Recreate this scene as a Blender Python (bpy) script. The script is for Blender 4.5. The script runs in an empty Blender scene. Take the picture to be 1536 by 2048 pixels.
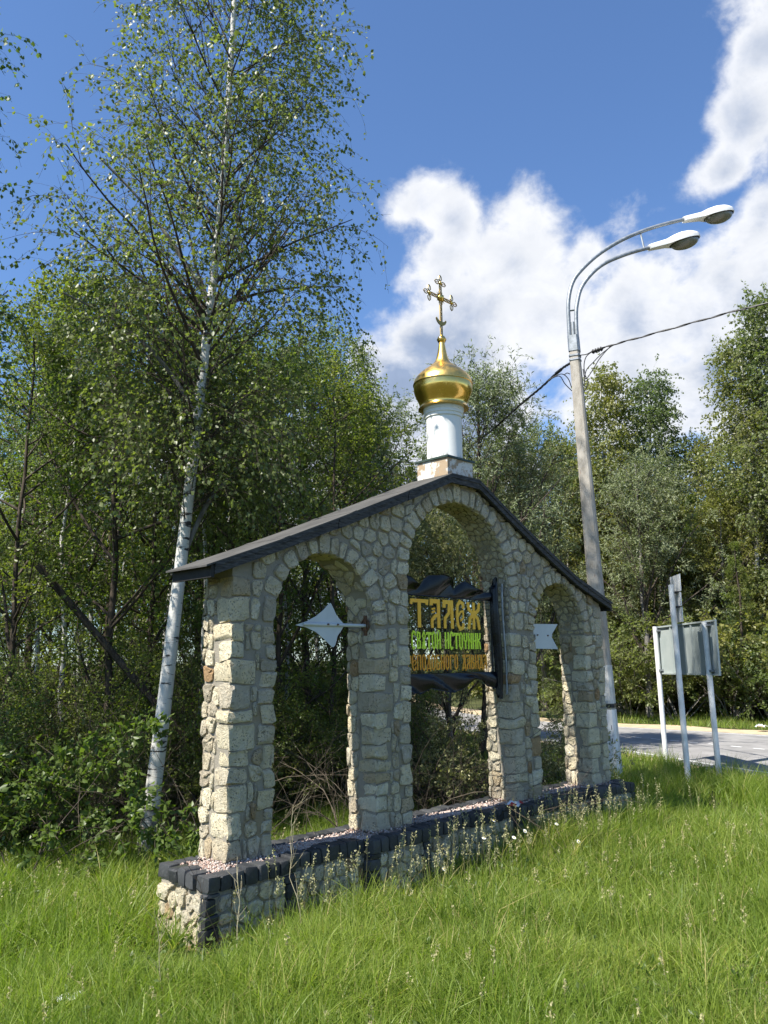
import bpy, bmesh, math, random
import numpy as np
from mathutils import Vector, Matrix, noise
from mathutils.geometry import tessellate_polygon
rng = np.random.default_rng(7)
random.seed(7)
SC = bpy.context.scene
COL = SC.collection

# ------------------------------------------------------------------ camera
CAM = np.array([0., 0., 2.])
RT = np.array([0.70136417, -0.71269449, -0.01244436])
UP = np.array([-0.12335598, -0.13855281, 0.98264257])
FW = np.array([0.70204814, 0.68765521, 0.18509111])
FPX = 1624.6
cam = bpy.data.objects.new('camera', bpy.data.cameras.new('camera'))
COL.objects.link(cam)
M = Matrix(((RT[0], UP[0], -FW[0], 0), (RT[1], UP[1], -FW[1], 0), (RT[2], UP[2], -FW[2], 2.0), (0, 0, 0, 1)))
cam.matrix_world = M
cam.data.sensor_fit = 'VERTICAL'
cam.data.sensor_height = 36
cam.data.lens = 36 * FPX / 2048
cam.data.clip_start = 0.05
cam.data.clip_end = 3000
SC.camera = cam

def ray(px, py):
    return FW * FPX + RT * (px - 768) - UP * (py - 1024)
def at(px, py, D):
    """world point at horizontal distance D in the direction of a photo pixel"""
    q = ray(px, py)
    return CAM + q * (D / math.hypot(q[0], q[1]))
def gd(px, D):
    p = at(px, 1300, D)
    return float(p[0]), float(p[1])

# ------------------------------------------------------------------ sun, sky, exposure
SUN_AZ, SUN_EL = 171.0, 53.0
sd = Vector((math.cos(math.radians(SUN_AZ)) * math.cos(math.radians(SUN_EL)),
             math.sin(math.radians(SUN_AZ)) * math.cos(math.radians(SUN_EL)), math.sin(math.radians(SUN_EL))))
sun = bpy.data.objects.new('sun', bpy.data.lights.new('sun', 'SUN'))
COL.objects.link(sun)
sun.rotation_euler = sd.to_track_quat('Z', 'Y').to_euler()
sun.data.energy = 5.0
sun.data.angle = math.radians(0.53)
sun.data.color = (1.0, 0.95, 0.86)
SC.view_settings.view_transform = 'Standard'
SC.view_settings.look = 'None'
SC.view_settings.exposure = 1.05
SC.view_settings.gamma = 1
SC.view_settings.use_curve_mapping = False
SC.render.engine = 'CYCLES'
SC.cycles.max_bounces = 8
SC.cycles.diffuse_bounces = 4
SC.cycles.transparent_max_bounces = 8
SC.cycles.caustics_reflective = False
SC.cycles.caustics_refractive = False

class NT:
    def __init__(s, tree): s.t = tree
    def n(s, kind, ins=None, **props):
        nd = s.t.nodes.new(kind)
        for k, v in props.items(): setattr(nd, k, v)
        if ins:
            for k, v in ins.items():
                sock = nd.inputs[k]
                if hasattr(v, 'is_linked') or isinstance(v, bpy.types.NodeSocket): s.t.links.new(v, sock)
                else: sock.default_value = v
        return nd
    def math(s, op, a, b=None, c=None, clamp=False):
        nd = s.t.nodes.new('ShaderNodeMath'); nd.operation = op; nd.use_clamp = clamp
        for i, v in enumerate((a, b, c)):
            if v is None: continue
            if isinstance(v, bpy.types.NodeSocket): s.t.links.new(v, nd.inputs[i])
            else: nd.inputs[i].default_value = v
        return nd.outputs[0]
    def mix(s, f, a, b, mode='MIX'):
        nd = s.t.nodes.new('ShaderNodeMix'); nd.data_type = 'RGBA'; nd.blend_type = mode
        for sock, v in ((nd.inputs[0], f), (nd.inputs[6], a), (nd.inputs[7], b)):
            if isinstance(v, bpy.types.NodeSocket): s.t.links.new(v, sock)
            elif isinstance(v, (int, float)): sock.default_value = v
            else: sock.default_value = (*v, 1)
        return nd.outputs[2]
    def noise(s, vec, scale, detail=4, rough=.55, dist=0, out='Fac'):
        nd = s.n('ShaderNodeTexNoise', {'Scale': scale, 'Detail': detail, 'Roughness': rough, 'Distortion': dist})
        if vec is not None: s.t.links.new(vec, nd.inputs['Vector'])
        return nd.outputs[out]
    def ramp(s, fac, stops, interp='LINEAR'):
        nd = s.t.nodes.new('ShaderNodeValToRGB'); nd.color_ramp.interpolation = interp
        while len(nd.color_ramp.elements) < len(stops): nd.color_ramp.elements.new(0.5)
        for e, (p, c) in zip(nd.color_ramp.elements, stops):
            e.position = p; e.color = (*c, 1) if len(c) == 3 else c
        s.t.links.new(fac, nd.inputs[0]); return nd.outputs[0]
    def smooth(s, v, a, b, lo=0., hi=1.):
        nd = s.t.nodes.new('ShaderNodeMapRange'); nd.interpolation_type = 'SMOOTHSTEP'
        s.t.links.new(v, nd.inputs[0])
        for i, x in zip((1, 2, 3, 4), (a, b, lo, hi)): nd.inputs[i].default_value = x
        return nd.outputs[0]

W = bpy.data.worlds.new('World'); SC.world = W; W.use_nodes = True
wt = W.node_tree; wt.nodes.clear(); w = NT(wt)
sky = w.n('ShaderNodeTexSky', sky_type='NISHITA', sun_disc=False, sun_elevation=math.radians(SUN_EL),
          sun_rotation=math.radians(90 - SUN_AZ) % (2 * math.pi), air_density=1.0, dust_density=0.3, ozone_density=2.2)
tc = w.n('ShaderNodeTexCoord').outputs['Generated']
BLOBS = [  # cumulus lobes: photo column, row, angular radius in pixels
    (845, 400, 75), (905, 440, 85), (880, 540, 110), (1040, 430, 75), (1030, 520, 130), (940, 640, 165), (860, 700, 120),
    (1090, 640, 170), (1175, 520, 55), (1260, 630, 125), (1390, 660, 160), (1500, 590, 130), (1450, 560, 70),
    (1530, 440, 85), (1450, 340, 50), (1510, 230, 80), (1540, 90, 70), (1580, -60, 110), (730, 715, 55), (800, 760, 90),
    (1250, 760, 230), (1480, 740, 200), (1700, 420, 190), (1720, 100, 190), (950, 850, 240), (300, 900, 150),
    (600, 1000, 200), (1900, 500, 260), (2100, 150, 200), (120, 1080, 140)]
acc = None
for (px, py, r) in BLOBS:
    d = ray(px, py); d = d / np.linalg.norm(d)
    dist = w.n('ShaderNodeVectorMath', {0: tc, 1: tuple(d)}, operation='DISTANCE').outputs['Value']
    v = w.math('MULTIPLY_ADD', dist, -FPX / r * 0.55, 1.0)
    acc = v if acc is None else w.math('SMOOTH_MAX', acc, v, 0.16)
mp = w.n('ShaderNodeMapping', {'Vector': tc, 'Scale': (1, 1, 1.25)}).outputs[0]
nz = w.noise(mp, 9.0, 10, .58, .15)
nz2 = w.noise(mp, 3.3, 7, .6, .2)
nz3 = w.noise(mp, 24.0, 8, .6, .4)
# the rest of the sky carries scattered clouds of the same kind
view = ray(700, 600); view = view / np.linalg.norm(view)
dv = w.n('ShaderNodeVectorMath', {0: tc, 1: tuple(view)}, operation='DISTANCE').outputs['Value']
other = w.math('MULTIPLY', w.smooth(nz2, .5, .68), w.smooth(dv, .62, .85))
base = w.math('MAXIMUM', acc, w.math('MULTIPLY', other, .75))
fld = w.math('ADD', base, w.math('MULTIPLY', w.math('SUBTRACT', nz, .5), 1.25))
fld = w.math('ADD', fld, w.math('MULTIPLY', w.math('SUBTRACT', nz3, .5), .30))
mask = w.math('MULTIPLY', w.smooth(fld, .39, .71), .97)
core = w.smooth(w.math('ADD', fld, w.math('MULTIPLY', w.math('SUBTRACT', nz2, .5), 1.6)), .62, 1.15)
sepz = w.n('ShaderNodeSeparateXYZ', {0: tc}).outputs[2]
low = w.smooth(sepz, .56, .20)
shade = w.math('MULTIPLY', w.math('MULTIPLY', core, w.math('MULTIPLY_ADD', low, .7, .72)), w.smooth(nz2, .36, .6, .45, 1.0))
SKYS = 0.112
ccol = w.mix(shade, (4.0, 4.1, 4.3), (1.5, 1.9, 2.7))
ccol = w.mix(w.smooth(nz3, .38, .62), ccol, w.mix(1, ccol, (1.10, 1.09, 1.08), 'MULTIPLY'))
skyc = w.mix(1, sky.outputs[0], (.61, .74, .90), 'MULTIPLY')
skyo = w.mix(mask, skyc, ccol)
bg = w.n('ShaderNodeBackground', {'Color': skyo, 'Strength': SKYS})
wo = w.n('ShaderNodeOutputWorld'); wt.links.new(bg.outputs[0], wo.inputs[0])

# ------------------------------------------------------------------ materials
def mat(name):
    m = bpy.data.materials.new(name); m.use_nodes = True
    m.node_tree.nodes.clear(); t = NT(m.node_tree)
    t.bsdf = t.n('ShaderNodeBsdfPrincipled')
    t.out = t.n('ShaderNodeOutputMaterial'); m.node_tree.links.new(t.bsdf.outputs[0], t.out.inputs[0])
    t.obj = t.n('ShaderNodeTexCoord').outputs['Object']
    t.pos = t.n('ShaderNodeNewGeometry').outputs['Position']
    t.m = m
    return t
def fin(t, col=None, rough=.8, bump=None, bstr=.3, bdist=.01, metal=0, spec=.5):
    b = t.bsdf.inputs
    for sock, v in ((b['Base Color'], col), (b['Roughness'], rough), (b['Metallic'], metal), (b['Specular IOR Level'], spec)):
        if v is None: continue
        if isinstance(v, bpy.types.NodeSocket): t.t.links.new(v, sock)
        elif isinstance(v, tuple): sock.default_value = (*v, 1)
        else: sock.default_value = v
    if bump is not None:
        bn = t.n('ShaderNodeBump', {'Height': bump, 'Strength': bstr, 'Distance': bdist})
        t.t.links.new(bn.outputs[0], b['Normal'])
    return t.m
def attr(t, name='tone'):
    return t.n('ShaderNodeAttribute', attribute_name=name).outputs['Fac']

def limestone():
    t = mat('limestone'); tone = attr(t); p = t.pos
    base = t.ramp(tone, [(0, (.47, .41, .31)), (.2, (.76, .68, .49)), (.42, (.57, .51, .40)), (.6, (.82, .75, .56)), (.76, (.65, .57, .41)), (.88, (.79, .70, .49)), (.95, (.52, .42, .28)), (.99, (.46, .30, .16))])
    n1 = t.noise(p, 9, 6, .65); n2 = t.noise(p, 60, 10, .8)
    c = t.mix(t.smooth(n1, .40, .66), base, t.mix(1, base, (1.2, 1.16, 1.1), 'MULTIPLY'))
    c = t.mix(t.smooth(t.noise(p, 5.3, 5, .6), .57, .74, 0, .5), c, (.40, .27, .14))
    n5 = t.noise(p, 21, 9, .78, .9)
    c = t.mix(t.smooth(n5, .36, .44, .62, 0), c, (.13, .12, .10))
    v = t.n('ShaderNodeTexVoronoi', {'Vector': t.n('ShaderNodeVectorMath', {0: p, 1: t.n('ShaderNodeVectorMath', {0: t.noise(p, 30, 4, .5, 0, 'Color'), 1: (.05, .05, .05)}, operation='MULTIPLY').outputs[0]}, operation='ADD').outputs[0], 'Scale': 48.}).outputs['Distance']
    pit = t.math('MULTIPLY', t.smooth(v, .16, .36, 1, 0), t.smooth(n1, .44, .56))
    c = t.mix(t.math('MULTIPLY', pit, .7), c, (.09, .08, .065))
    h = t.math('ADD', t.math('MULTIPLY', n2, .55), t.math('MULTIPLY', t.noise(p, 19, 8, .8, .7), 1.5))
    h = t.math('ADD', h, t.math('MULTIPLY', t.smooth(t.noise(p, 13, 3, .5, 1.2), .49, .52), .22))
    h = t.math('ADD', h, t.math('MULTIPLY', t.noise(p, 7.5, 3, .6, .8), 1.3))
    h = t.math('SUBTRACT', h, t.math('MULTIPLY', pit, .6))
    return fin(t, c, .92, h, 1.0, .036, spec=.2)
def mortar():
    t = mat('mortar'); p = t.pos
    c = t.mix(t.noise(p, 6, 6, .65), (.19, .17, .135), (.33, .30, .245))
    c = t.mix(t.smooth(t.noise(p, 2.1, 5), .52, .66, 0, .5), c, (.26, .19, .09))
    return fin(t, c, .95, t.noise(p, 60, 8, .7), .8, .012, spec=.15)
def basalt():
    t = mat('basalt'); p = t.pos; tone = attr(t)
    c = t.mix(tone, (.020, .022, .025), (.055, .057, .060))
    c = t.mix(t.smooth(t.noise(p, 30, 7, .7), .5, .7, 0, .5), c, (.10, .10, .10))
    c = t.mix(t.smooth(t.noise(p, 3, 4), .6, .7, 0, .5), c, (.05, .055, .03))
    return fin(t, c, .62, t.noise(p, 55, 8, .7), .55, .008, spec=.35)
def simple(name, c1, c2, scale=8, rough=.6, metal=0, bstr=.2, bdist=.004, bs=40, spec=.4, stretch=None):
    t = mat(name); p = t.pos
    if stretch: p = t.n('ShaderNodeMapping', {'Vector': p, 'Scale': stretch}).outputs[0]
    c = t.mix(t.smooth(t.noise(p, scale, 7, .65), .3, .7), c1, c2)
    return fin(t, c, rough, t.noise(p, bs, 6, .65), bstr, bdist, metal, spec)
MAT = {}
MAT['stone'] = limestone(); MAT['mortar'] = mortar(); MAT['basalt'] = basalt()
MAT['roof'] = simple('roofing felt', (.050, .048, .045), (.085, .082, .076), 3, .85, bs=220, bstr=.5, bdist=.003, spec=.3)
MAT['fascia'] = simple('weathered dark wood', (.008, .009, .010), (.085, .082, .08), 9, .8, bs=30, bstr=.7, bdist=.006, stretch=(1, 1, 8))
MAT['soffit'] = simple('black soffit board', (.010, .010, .010), (.03, .028, .026), 6, .8)
MAT['steel'] = simple('galvanised steel', (.19, .21, .22), (.33, .35, .37), 12, .5, .55, bstr=.08)
MAT['panelback'] = simple('grey sign back', (.30, .345, .34), (.36, .40, .39), 2.2, .6, .0, bstr=.05)
MAT['arrowpaint'] = simple('grey arrow paint', (.46, .49, .49), (.53, .56, .56), 3, .5, 0, bstr=.04)
MAT['rust'] = simple('rusty iron', (.05, .03, .02), (.16, .08, .04), 30, .9, 0, bstr=.6)
MAT['white'] = simple('white post paint', (.62, .63, .62), (.80, .80, .79), 7, .6, bstr=.12)
MAT['whitegrime'] = simple('dirty white paint', (.45, .45, .42), (.66, .66, .63), 9, .7, bstr=.2)
MAT['black'] = simple('black paint', (.010, .010, .011), (.02, .02, .022), 9, .5)
MAT['cable'] = simple('black cable', (.008, .008, .009), (.02, .02, .02), 20, .5)
MAT['lampwhite'] = simple('lamp housing', (.70, .70, .68), (.80, .80, .78), 4, .4, bstr=.03)
MAT['wire'] = simple('mesh wire', (.010, .010, .010), (.03, .03, .03), 20, .5, .3)
MAT['greenmetal'] = simple('dark green metal', (.02, .045, .038), (.05, .07, .06), 20, .5, .2)
MAT['orange'] = simple('orange letter paint', (.95, .46, .02), (.98, .54, .04), 5, .45, bstr=.03)
MAT['lime'] = simple('lime letter paint', (.68, .90, .03), (.76, .95, .06), 5, .45, bstr=.03)
MAT['darkorange'] = simple('worn orange letter paint', (.72, .24, .01), (.95, .45, .03), 38, .5, bstr=.03)
MAT['paper'] = simple('paper', (.72, .75, .77), (.80, .80, .80), 4, .7, bstr=.02)
MAT['red'] = simple('dark red print', (.28, .02, .02), (.40, .04, .03), 10, .6)
MAT['asphalt'] = simple('asphalt', (.19, .185, .18), (.29, .28, .27), 1.3, .9, bs=300, bstr=.6, bdist=.004, spec=.25)
MAT['sand'] = simple('sandy shoulder', (.40, .31, .20), (.52, .42, .28), 3, .95, bs=60, bstr=.6, bdist=.02, spec=.1)
MAT['roadpaint'] = simple('road paint', (.50, .50, .48), (.75, .75, .73), 6, .7)
MAT['straw'] = simple('dry straw', (.34, .29, .17), (.48, .42, .27), 20, .9)
MAT['flowerwhite'] = simple('petal white', (.70, .71, .66), (.80, .80, .76), 20, .8)
MAT['flowerheart'] = simple('petal heart yellow', (.6, .4, .03), (.7, .5, .05), 20, .8)

def plaster():
    t = mat('peeling plaster'); p = t.pos
    c = t.mix(t.smooth(t.noise(p, 7, 7, .7), .46, .53), (.62, .60, .55), (.36, .27, .18))
    c = t.mix(t.smooth(t.noise(p, 18, 5, .7), .55, .7, 0, .7), c, (.30, .28, .25))
    return fin(t, c, .9, t.noise(p, 14, 8, .7), .6, .01, spec=.2)
def drumpaint():
    t = mat('whitewashed drum'); p = t.pos
    z = t.n('ShaderNodeSeparateXYZ', {0: p}).outputs[2]
    st = t.n('ShaderNodeMapping', {'Vector': p, 'Scale': (9, 9, 2.2)}).outputs[0]
    g = t.math('SUBTRACT', t.noise(st, 1.6, 7, .7), t.math('MULTIPLY', t.math('SUBTRACT', z, 4.20), 1.7))
    c = t.mix(t.smooth(g, .36, .52, 0, .85), (.74, .74, .70), (.22, .23, .22))
    c = t.mix(t.smooth(t.noise(p, 60, 3), .66, .74, 0, .6), c, (.35, .34, .32))
    return fin(t, c, .7, t.noise(p, 50, 6), .15, .004, spec=.3)
def gold(name='gold leaf metal', r=.17, k=1.):
    t = mat(name); p = t.pos
    c = t.mix(t.noise(p, 5, 6, .6), (.80 * k, .50 * k, .12 * k), (.90 * k, .62 * k, .20 * k))
    rr = t.math('MULTIPLY_ADD', t.smooth(t.noise(p, 11, 7, .7), .35, .7), .14, r - .03)
    return fin(t, c, rr, t.noise(p, 5, 2, .5), .06, .02, 1.0)
def concrete():
    t = mat('pole concrete'); p = t.pos
    st = t.n('ShaderNodeMapping', {'Vector': p, 'Scale': (1, 1, .35)}).outputs[0]
    c = t.mix(t.smooth(t.noise(st, 8, 8, .7), .35, .65), (.27, .245, .205), (.43, .40, .35))
    c = t.mix(t.smooth(t.noise(st, 16, 6, .7), .58, .68, 0, .7), c, (.24, .17, .13))
    return fin(t, c, .9, t.noise(p, 60, 8, .7), .5, .006, spec=.2)
def birchbark():
    t = mat('birch bark'); p = t.pos
    z = t.n('ShaderNodeSeparateXYZ', {0: p}).outputs[2]
    s1 = t.n('ShaderNodeMapping', {'Vector': p, 'Scale': (3.2, 3.2, 17)}).outputs[0]
    s2 = t.n('ShaderNodeMapping', {'Vector': p, 'Scale': (8, 8, 60)}).outputs[0]
    c = t.mix(t.noise(p, 6, 4), (.40, .39, .36), (.66, .65, .61))
    b = t.smooth(t.noise(s1, 1.0, 5, .6, .4), .58, .63)
    b2 = t.smooth(t.noise(s2, 1.0, 3, .5), .64, .70, 0, .75)
    c = t.mix(t.math('MAXIMUM', b, b2), c, (.035, .03, .027))
    lowk = t.math('MULTIPLY', t.smooth(z, .1, 1.1, 1, 0), t.smooth(t.noise(p, 9, 6, .7), .35, .55))
    c = t.mix(lowk, c, (.09, .075, .06))
    return fin(t, c, .75, t.noise(s1, 3, 5), .3, .01, spec=.3)
def refine3(L, n=6):
    out = []; L = [np.array(p, float) for p in L]
    for i in range(len(L) - 1):
        p0 = L[max(i - 1, 0)]; p1 = L[i]; p2 = L[i + 1]; p3 = L[min(i + 2, len(L) - 1)]
        for j in range(n):
            t = j / n; out.append(.5 * ((2 * p1) + (-p0 + p2) * t + (2 * p0 - 5 * p1 + 4 * p2 - p3) * t * t + (-p0 + 3 * p1 - 3 * p2 + p3) * t ** 3))
    out.append(L[-1]); return out
def bark(name, a, b):
    return simple(name, a, b, 14, .92, bs=24, bstr=.8, bdist=.02, stretch=(1, 1, .3), spec=.15)
def leafmat(name, a, b, c3, trans=.46, gloss=.42, spec=.42):
    t = mat(name); r = attr(t)
    oi = t.n('ShaderNodeObjectInfo').outputs['Random']
    big = t.noise(t.pos, .55, 3, .5)
    c = t.mix(r, a, b)
    if name == 'grass blades': c = t.mix(t.smooth(r, .95, .99), c, (.42, .37, .20))
    c = t.mix(t.smooth(big, .35, .7, 0, .6), c, c3)
    c = t.mix(oi, t.mix(1, c, (.78, .88, .95), 'MULTIPLY'), t.mix(1, c, (1.32, 1.16, .9), 'MULTIPLY'))
    m = fin(t, c, gloss, spec=spec)
    tr = t.n('ShaderNodeBsdfTranslucent', {'Color': t.mix(1, c, (1.5, 1.7, .6), 'MULTIPLY')})
    ms = t.n('ShaderNodeMixShader', {0: trans})
    t.t.links.new(t.bsdf.outputs[0], ms.inputs[1]); t.t.links.new(tr.outputs[0], ms.inputs[2])
    t.t.links.new(ms.outputs[0], t.out.inputs[0])
    return m
MAT['plaster'] = plaster(); MAT['drum'] = drumpaint(); MAT['gold'] = gold(); MAT['goldsatin'] = gold('satin gold', .33); MAT['goldworn'] = gold('worn gold fretwork', .38, .5)
MAT['concrete'] = concrete(); MAT['birchbark'] = birchbark()
MAT['bark'] = bark('dark bark', (.035, .028, .022), (.10, .08, .06))
MAT['greybark'] = bark('grey bark', (.10, .095, .085), (.22, .205, .185))
MAT['twig'] = simple('thin twig bark', (.035, .028, .02), (.08, .06, .045), 20, .9, bstr=.1)
MAT['drytwig'] = simple('dry dead twigs', (.07, .055, .04), (.15, .12, .085), 14, .9, bstr=.1)
MAT['birchleaf'] = leafmat('birch leaves', (.072, .112, .040), (.165, .205, .092), (.115, .145, .055))
MAT['greenleaf'] = leafmat('broad green leaves', (.065, .110, .024), (.160, .205, .055), (.150, .170, .040))
MAT['willowleaf'] = leafmat('silvery willow leaves', (.12, .145, .075), (.27, .295, .18), (.17, .20, .095), .3)
MAT['farleaf'] = leafmat('far mixed leaves', (.095, .125, .040), (.20, .225, .090), (.19, .195, .065))
MAT['shrubleaf'] = leafmat('large shrub leaves', (.06, .105, .024), (.125, .175, .05), (.09, .135, .032), .42)
MAT['grass'] = leafmat('grass blades', (.060, .120, .018), (.285, .355, .085), (.145, .225, .035), .45, .45, .35)
MAT['drygrass'] = leafmat('pale grass seed heads', (.34, .29, .15), (.52, .46, .27), (.40, .36, .19), .3, .6, .2)

def groundmat():
    t = mat('soil and turf'); p = t.pos
    c = t.mix(t.smooth(t.noise(p, 1.2, 6), .4, .65), (.045, .055, .02), (.075, .085, .03))
    c = t.mix(t.smooth(t.noise(p, 7, 5), .5, .7), c, (.09, .07, .045))
    xy = t.n('ShaderNodeVectorMath', {0: p, 1: (5.55, 1.75, 0)}, operation='DISTANCE').outputs['Value']
    e = t.math('ADD', xy, t.math('MULTIPLY', t.noise(p, 5, 4), .5))
    c = t.mix(t.smooth(e, .85, 1.15, 1, 0), c, (.33, .27, .18))
    xy = t.n('ShaderNodeVectorMath', {0: p, 1: (3.4, 5.45, 0)}, operation='DISTANCE').outputs['Value']
    c = t.mix(t.smooth(t.math('ADD', xy, t.math('MULTIPLY', t.noise(p, 6, 4), .4)), .5, .9, 1, 0), c, (.22, .15, .08))
    return fin(t, c, .95, t.noise(p, 20, 8, .7), .8, .04, spec=.1)
MAT['ground'] = groundmat()
def gravelmat():
    t = mat('pink gravel'); r = attr(t)
    return fin(t, t.ramp(r, [(0, (.30, .20, .16)), (.3, (.42, .30, .25)), (.6, (.50, .42, .36)), (.8, (.30, .27, .25)), (1, (.58, .53, .48))]), .85, t.noise(t.pos, 90, 4), .4, .004)
MAT['gravel'] = gravelmat()
def drapemat():
    t = mat('dark lacquered sheet'); p = t.pos
    c = t.mix(t.smooth(t.noise(p, 6, 6, .6), .45, .7), (.002, .003, .005), (.008, .014, .022))
    return fin(t, c, .24, t.noise(p, 25, 4), .15, .006, spec=.28)
MAT['drape'] = drapemat()
def glassmat():
    t = mat('smoky lamp cover')
    return fin(t, (.17, .165, .13), .25, spec=.6)
MAT['lampglass'] = glassmat()

# ------------------------------------------------------------------ mesh helpers
def link(o, parent=None):
    COL.objects.link(o)
    if parent is not None: o.parent = parent
    return o
def tag(o, label=None, cat=None, group=None, kind=None):
    if label: o['label'] = label
    if cat: o['category'] = cat
    if group: o['group'] = group
    if kind: o['kind'] = kind
    return o
def empty(name, loc=(0, 0, 0), rz=0, **k):
    o = bpy.data.objects.new(name, None); link(o)
    o.location = loc; o.rotation_euler = (0, 0, rz); o.empty_display_size = .2
    return tag(o, **k)
def npmesh(name, V, F, mats, tone=None, smooth=False, mi=None):
    """V (n,3); F array (m,3)/(m,4) or list of lists"""
    me = bpy.data.meshes.new(name)
    V = np.asarray(V, dtype=np.float32)
    if isinstance(F, np.ndarray):
        m, k = F.shape
        me.vertices.add(len(V)); me.vertices.foreach_set('co', V.ravel())
        me.loops.add(m * k); me.loops.foreach_set('vertex_index', F.astype(np.int32).ravel())
        me.polygons.add(m); me.polygons.foreach_set('loop_start', np.arange(0, m * k, k, dtype=np.int32))
        me.polygons.foreach_set('loop_total', np.full(m, k, dtype=np.int32))
        me.update(calc_edges=True)
    else:
        me.from_pydata(V.tolist(), [], F); me.update()
    if tone is not None:
        n = len(me.polygons)
        a = me.attributes.new('tone', 'FLOAT', 'FACE')
        a.data.foreach_set('value', np.broadcast_to(np.asarray(tone, dtype=np.float32), (n,)).copy())
    if smooth: me.polygons.foreach_set('use_smooth', np.ones(len(me.polygons), dtype=bool))
    for x in (mats if isinstance(mats, (list, tuple)) else [mats]): me.materials.append(x)
    if mi is not None: me.polygons.foreach_set('material_index', np.asarray(mi, dtype=np.int32))
    return me
def obj(name, me, parent=None, **k):
    return tag(link(bpy.data.objects.new(name, me), parent), **k)

class MB:
    """collects simple solids into one mesh"""
    def __init__(s): s.v = []; s.f = []; s.t = []
    def add(s, V, F, tone=0.5):
        o = len(s.v); s.v += [tuple(map(float, x)) for x in V]; s.f += [[i + o for i in f] for f in F]; s.t += [tone] * len(F)
    def box(s, c, size, R=None, tone=.5):
        c = np.array(c, float); h = np.array(size, float) / 2
        V = np.array([[x, y, z] for x in (-1, 1) for y in (-1, 1) for z in (-1, 1)], float) * h
        if R is not None: V = V @ np.array(R).T
        s.add(V + c, [[0, 1, 3, 2], [4, 6, 7, 5], [0, 4, 5, 1], [2, 3, 7, 6], [0, 2, 6, 4], [1, 5, 7, 3]], tone)
    def tube(s, pts, r, n=8, caps=True):
        pts = [np.array(p, float) for p in pts]; k = len(pts)
        rr = r if hasattr(r, '__len__') else [r] * k
        V = []; ref = None
        for i, p in enumerate(pts):
            t = pts[min(i + 1, k - 1)] - pts[max(i - 1, 0)]; t = t / (np.linalg.norm(t) + 1e-9)
            if ref is None:
                ref = np.array([0, 0, 1.]) if abs(t[2]) < .9 else np.array([1., 0, 0])
            a = np.cross(t, ref); a /= np.linalg.norm(a) + 1e-9; b = np.cross(t, a)
            ref = np.cross(a, t)
            for j in range(n):
                an = 2 * math.pi * j / n
                V.append(p + (a * math.cos(an) + b * math.sin(an)) * rr[i])
        F = [[i * n + j, i * n + (j + 1) % n, (i + 1) * n + (j + 1) % n, (i + 1) * n + j] for i in range(k - 1) for j in range(n)]
        if caps: F += [list(range(n))[::-1], list(range((k - 1) * n, k * n))]
        s.add(V, F)
    def lathe(s, prof, n=32, c=(0, 0, 0)):
        V = [(c[0] + r * math.cos(2 * math.pi * j / n), c[1] + r * math.sin(2 * math.pi * j / n), c[2] + z) for r, z in prof for j in range(n)]
        k = len(prof)
        F = [[i * n + j, i * n + (j + 1) % n, (i + 1) * n + (j + 1) % n, (i + 1) * n + j] for i in range(k - 1) for j in range(n)]
        F += [list(range(n))[::-1], list(range((k - 1) * n, k * n))]
        s.add(V, F)
    def prism(s, poly, y0, y1):
        """poly in XZ extruded along Y"""
        n = len(poly)
        V = [(x, y0, z) for x, z in poly] + [(x, y1, z) for x, z in poly]
        tris = tessellate_polygon([[Vector((x, z, 0)) for x, z in poly]])
        F = [[a, b, c] for a, b, c in tris] + [[c + n, b + n, a + n] for a, b, c in tris]
        F += [[i, (i + 1) % n, (i + 1) % n + n, i + n] for i in range(n)]
        s.add(V, F)
    def mesh(s, name, m, smooth=False, fixn=True):
        me = npmesh(name, np.array(s.v), s.f, m, tone=s.t, smooth=smooth)
        if fixn:
            bm = bmesh.new(); bm.from_mesh(me); bmesh.ops.recalc_face_normals(bm, faces=bm.faces); bm.to_mesh(me); bm.free()
        return me
    def build(s, name, m, parent=None, smooth=False, **k):
        return obj(name, s.mesh(name, m, smooth), parent, **k)
def autosmooth(o, deg=40):
    me = o.data
    bm = bmesh.new(); bm.from_mesh(me)
    for f in bm.faces: f.smooth = True
    for e in bm.edges:
        if len(e.link_faces) == 2 and e.calc_face_angle(0) > math.radians(deg): e.smooth = False
    bm.to_mesh(me); bm.free()
    return o

def warp(p, k=1.0):
    v = Vector(p)
    a = noise.noise_vector(v * 5.3) * .026 + noise.noise_vector(v * 14.0) * .013
    return (v[0] + a[0] * k, v[1] + a[1] * k * .6, v[2] + a[2] * k)

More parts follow.
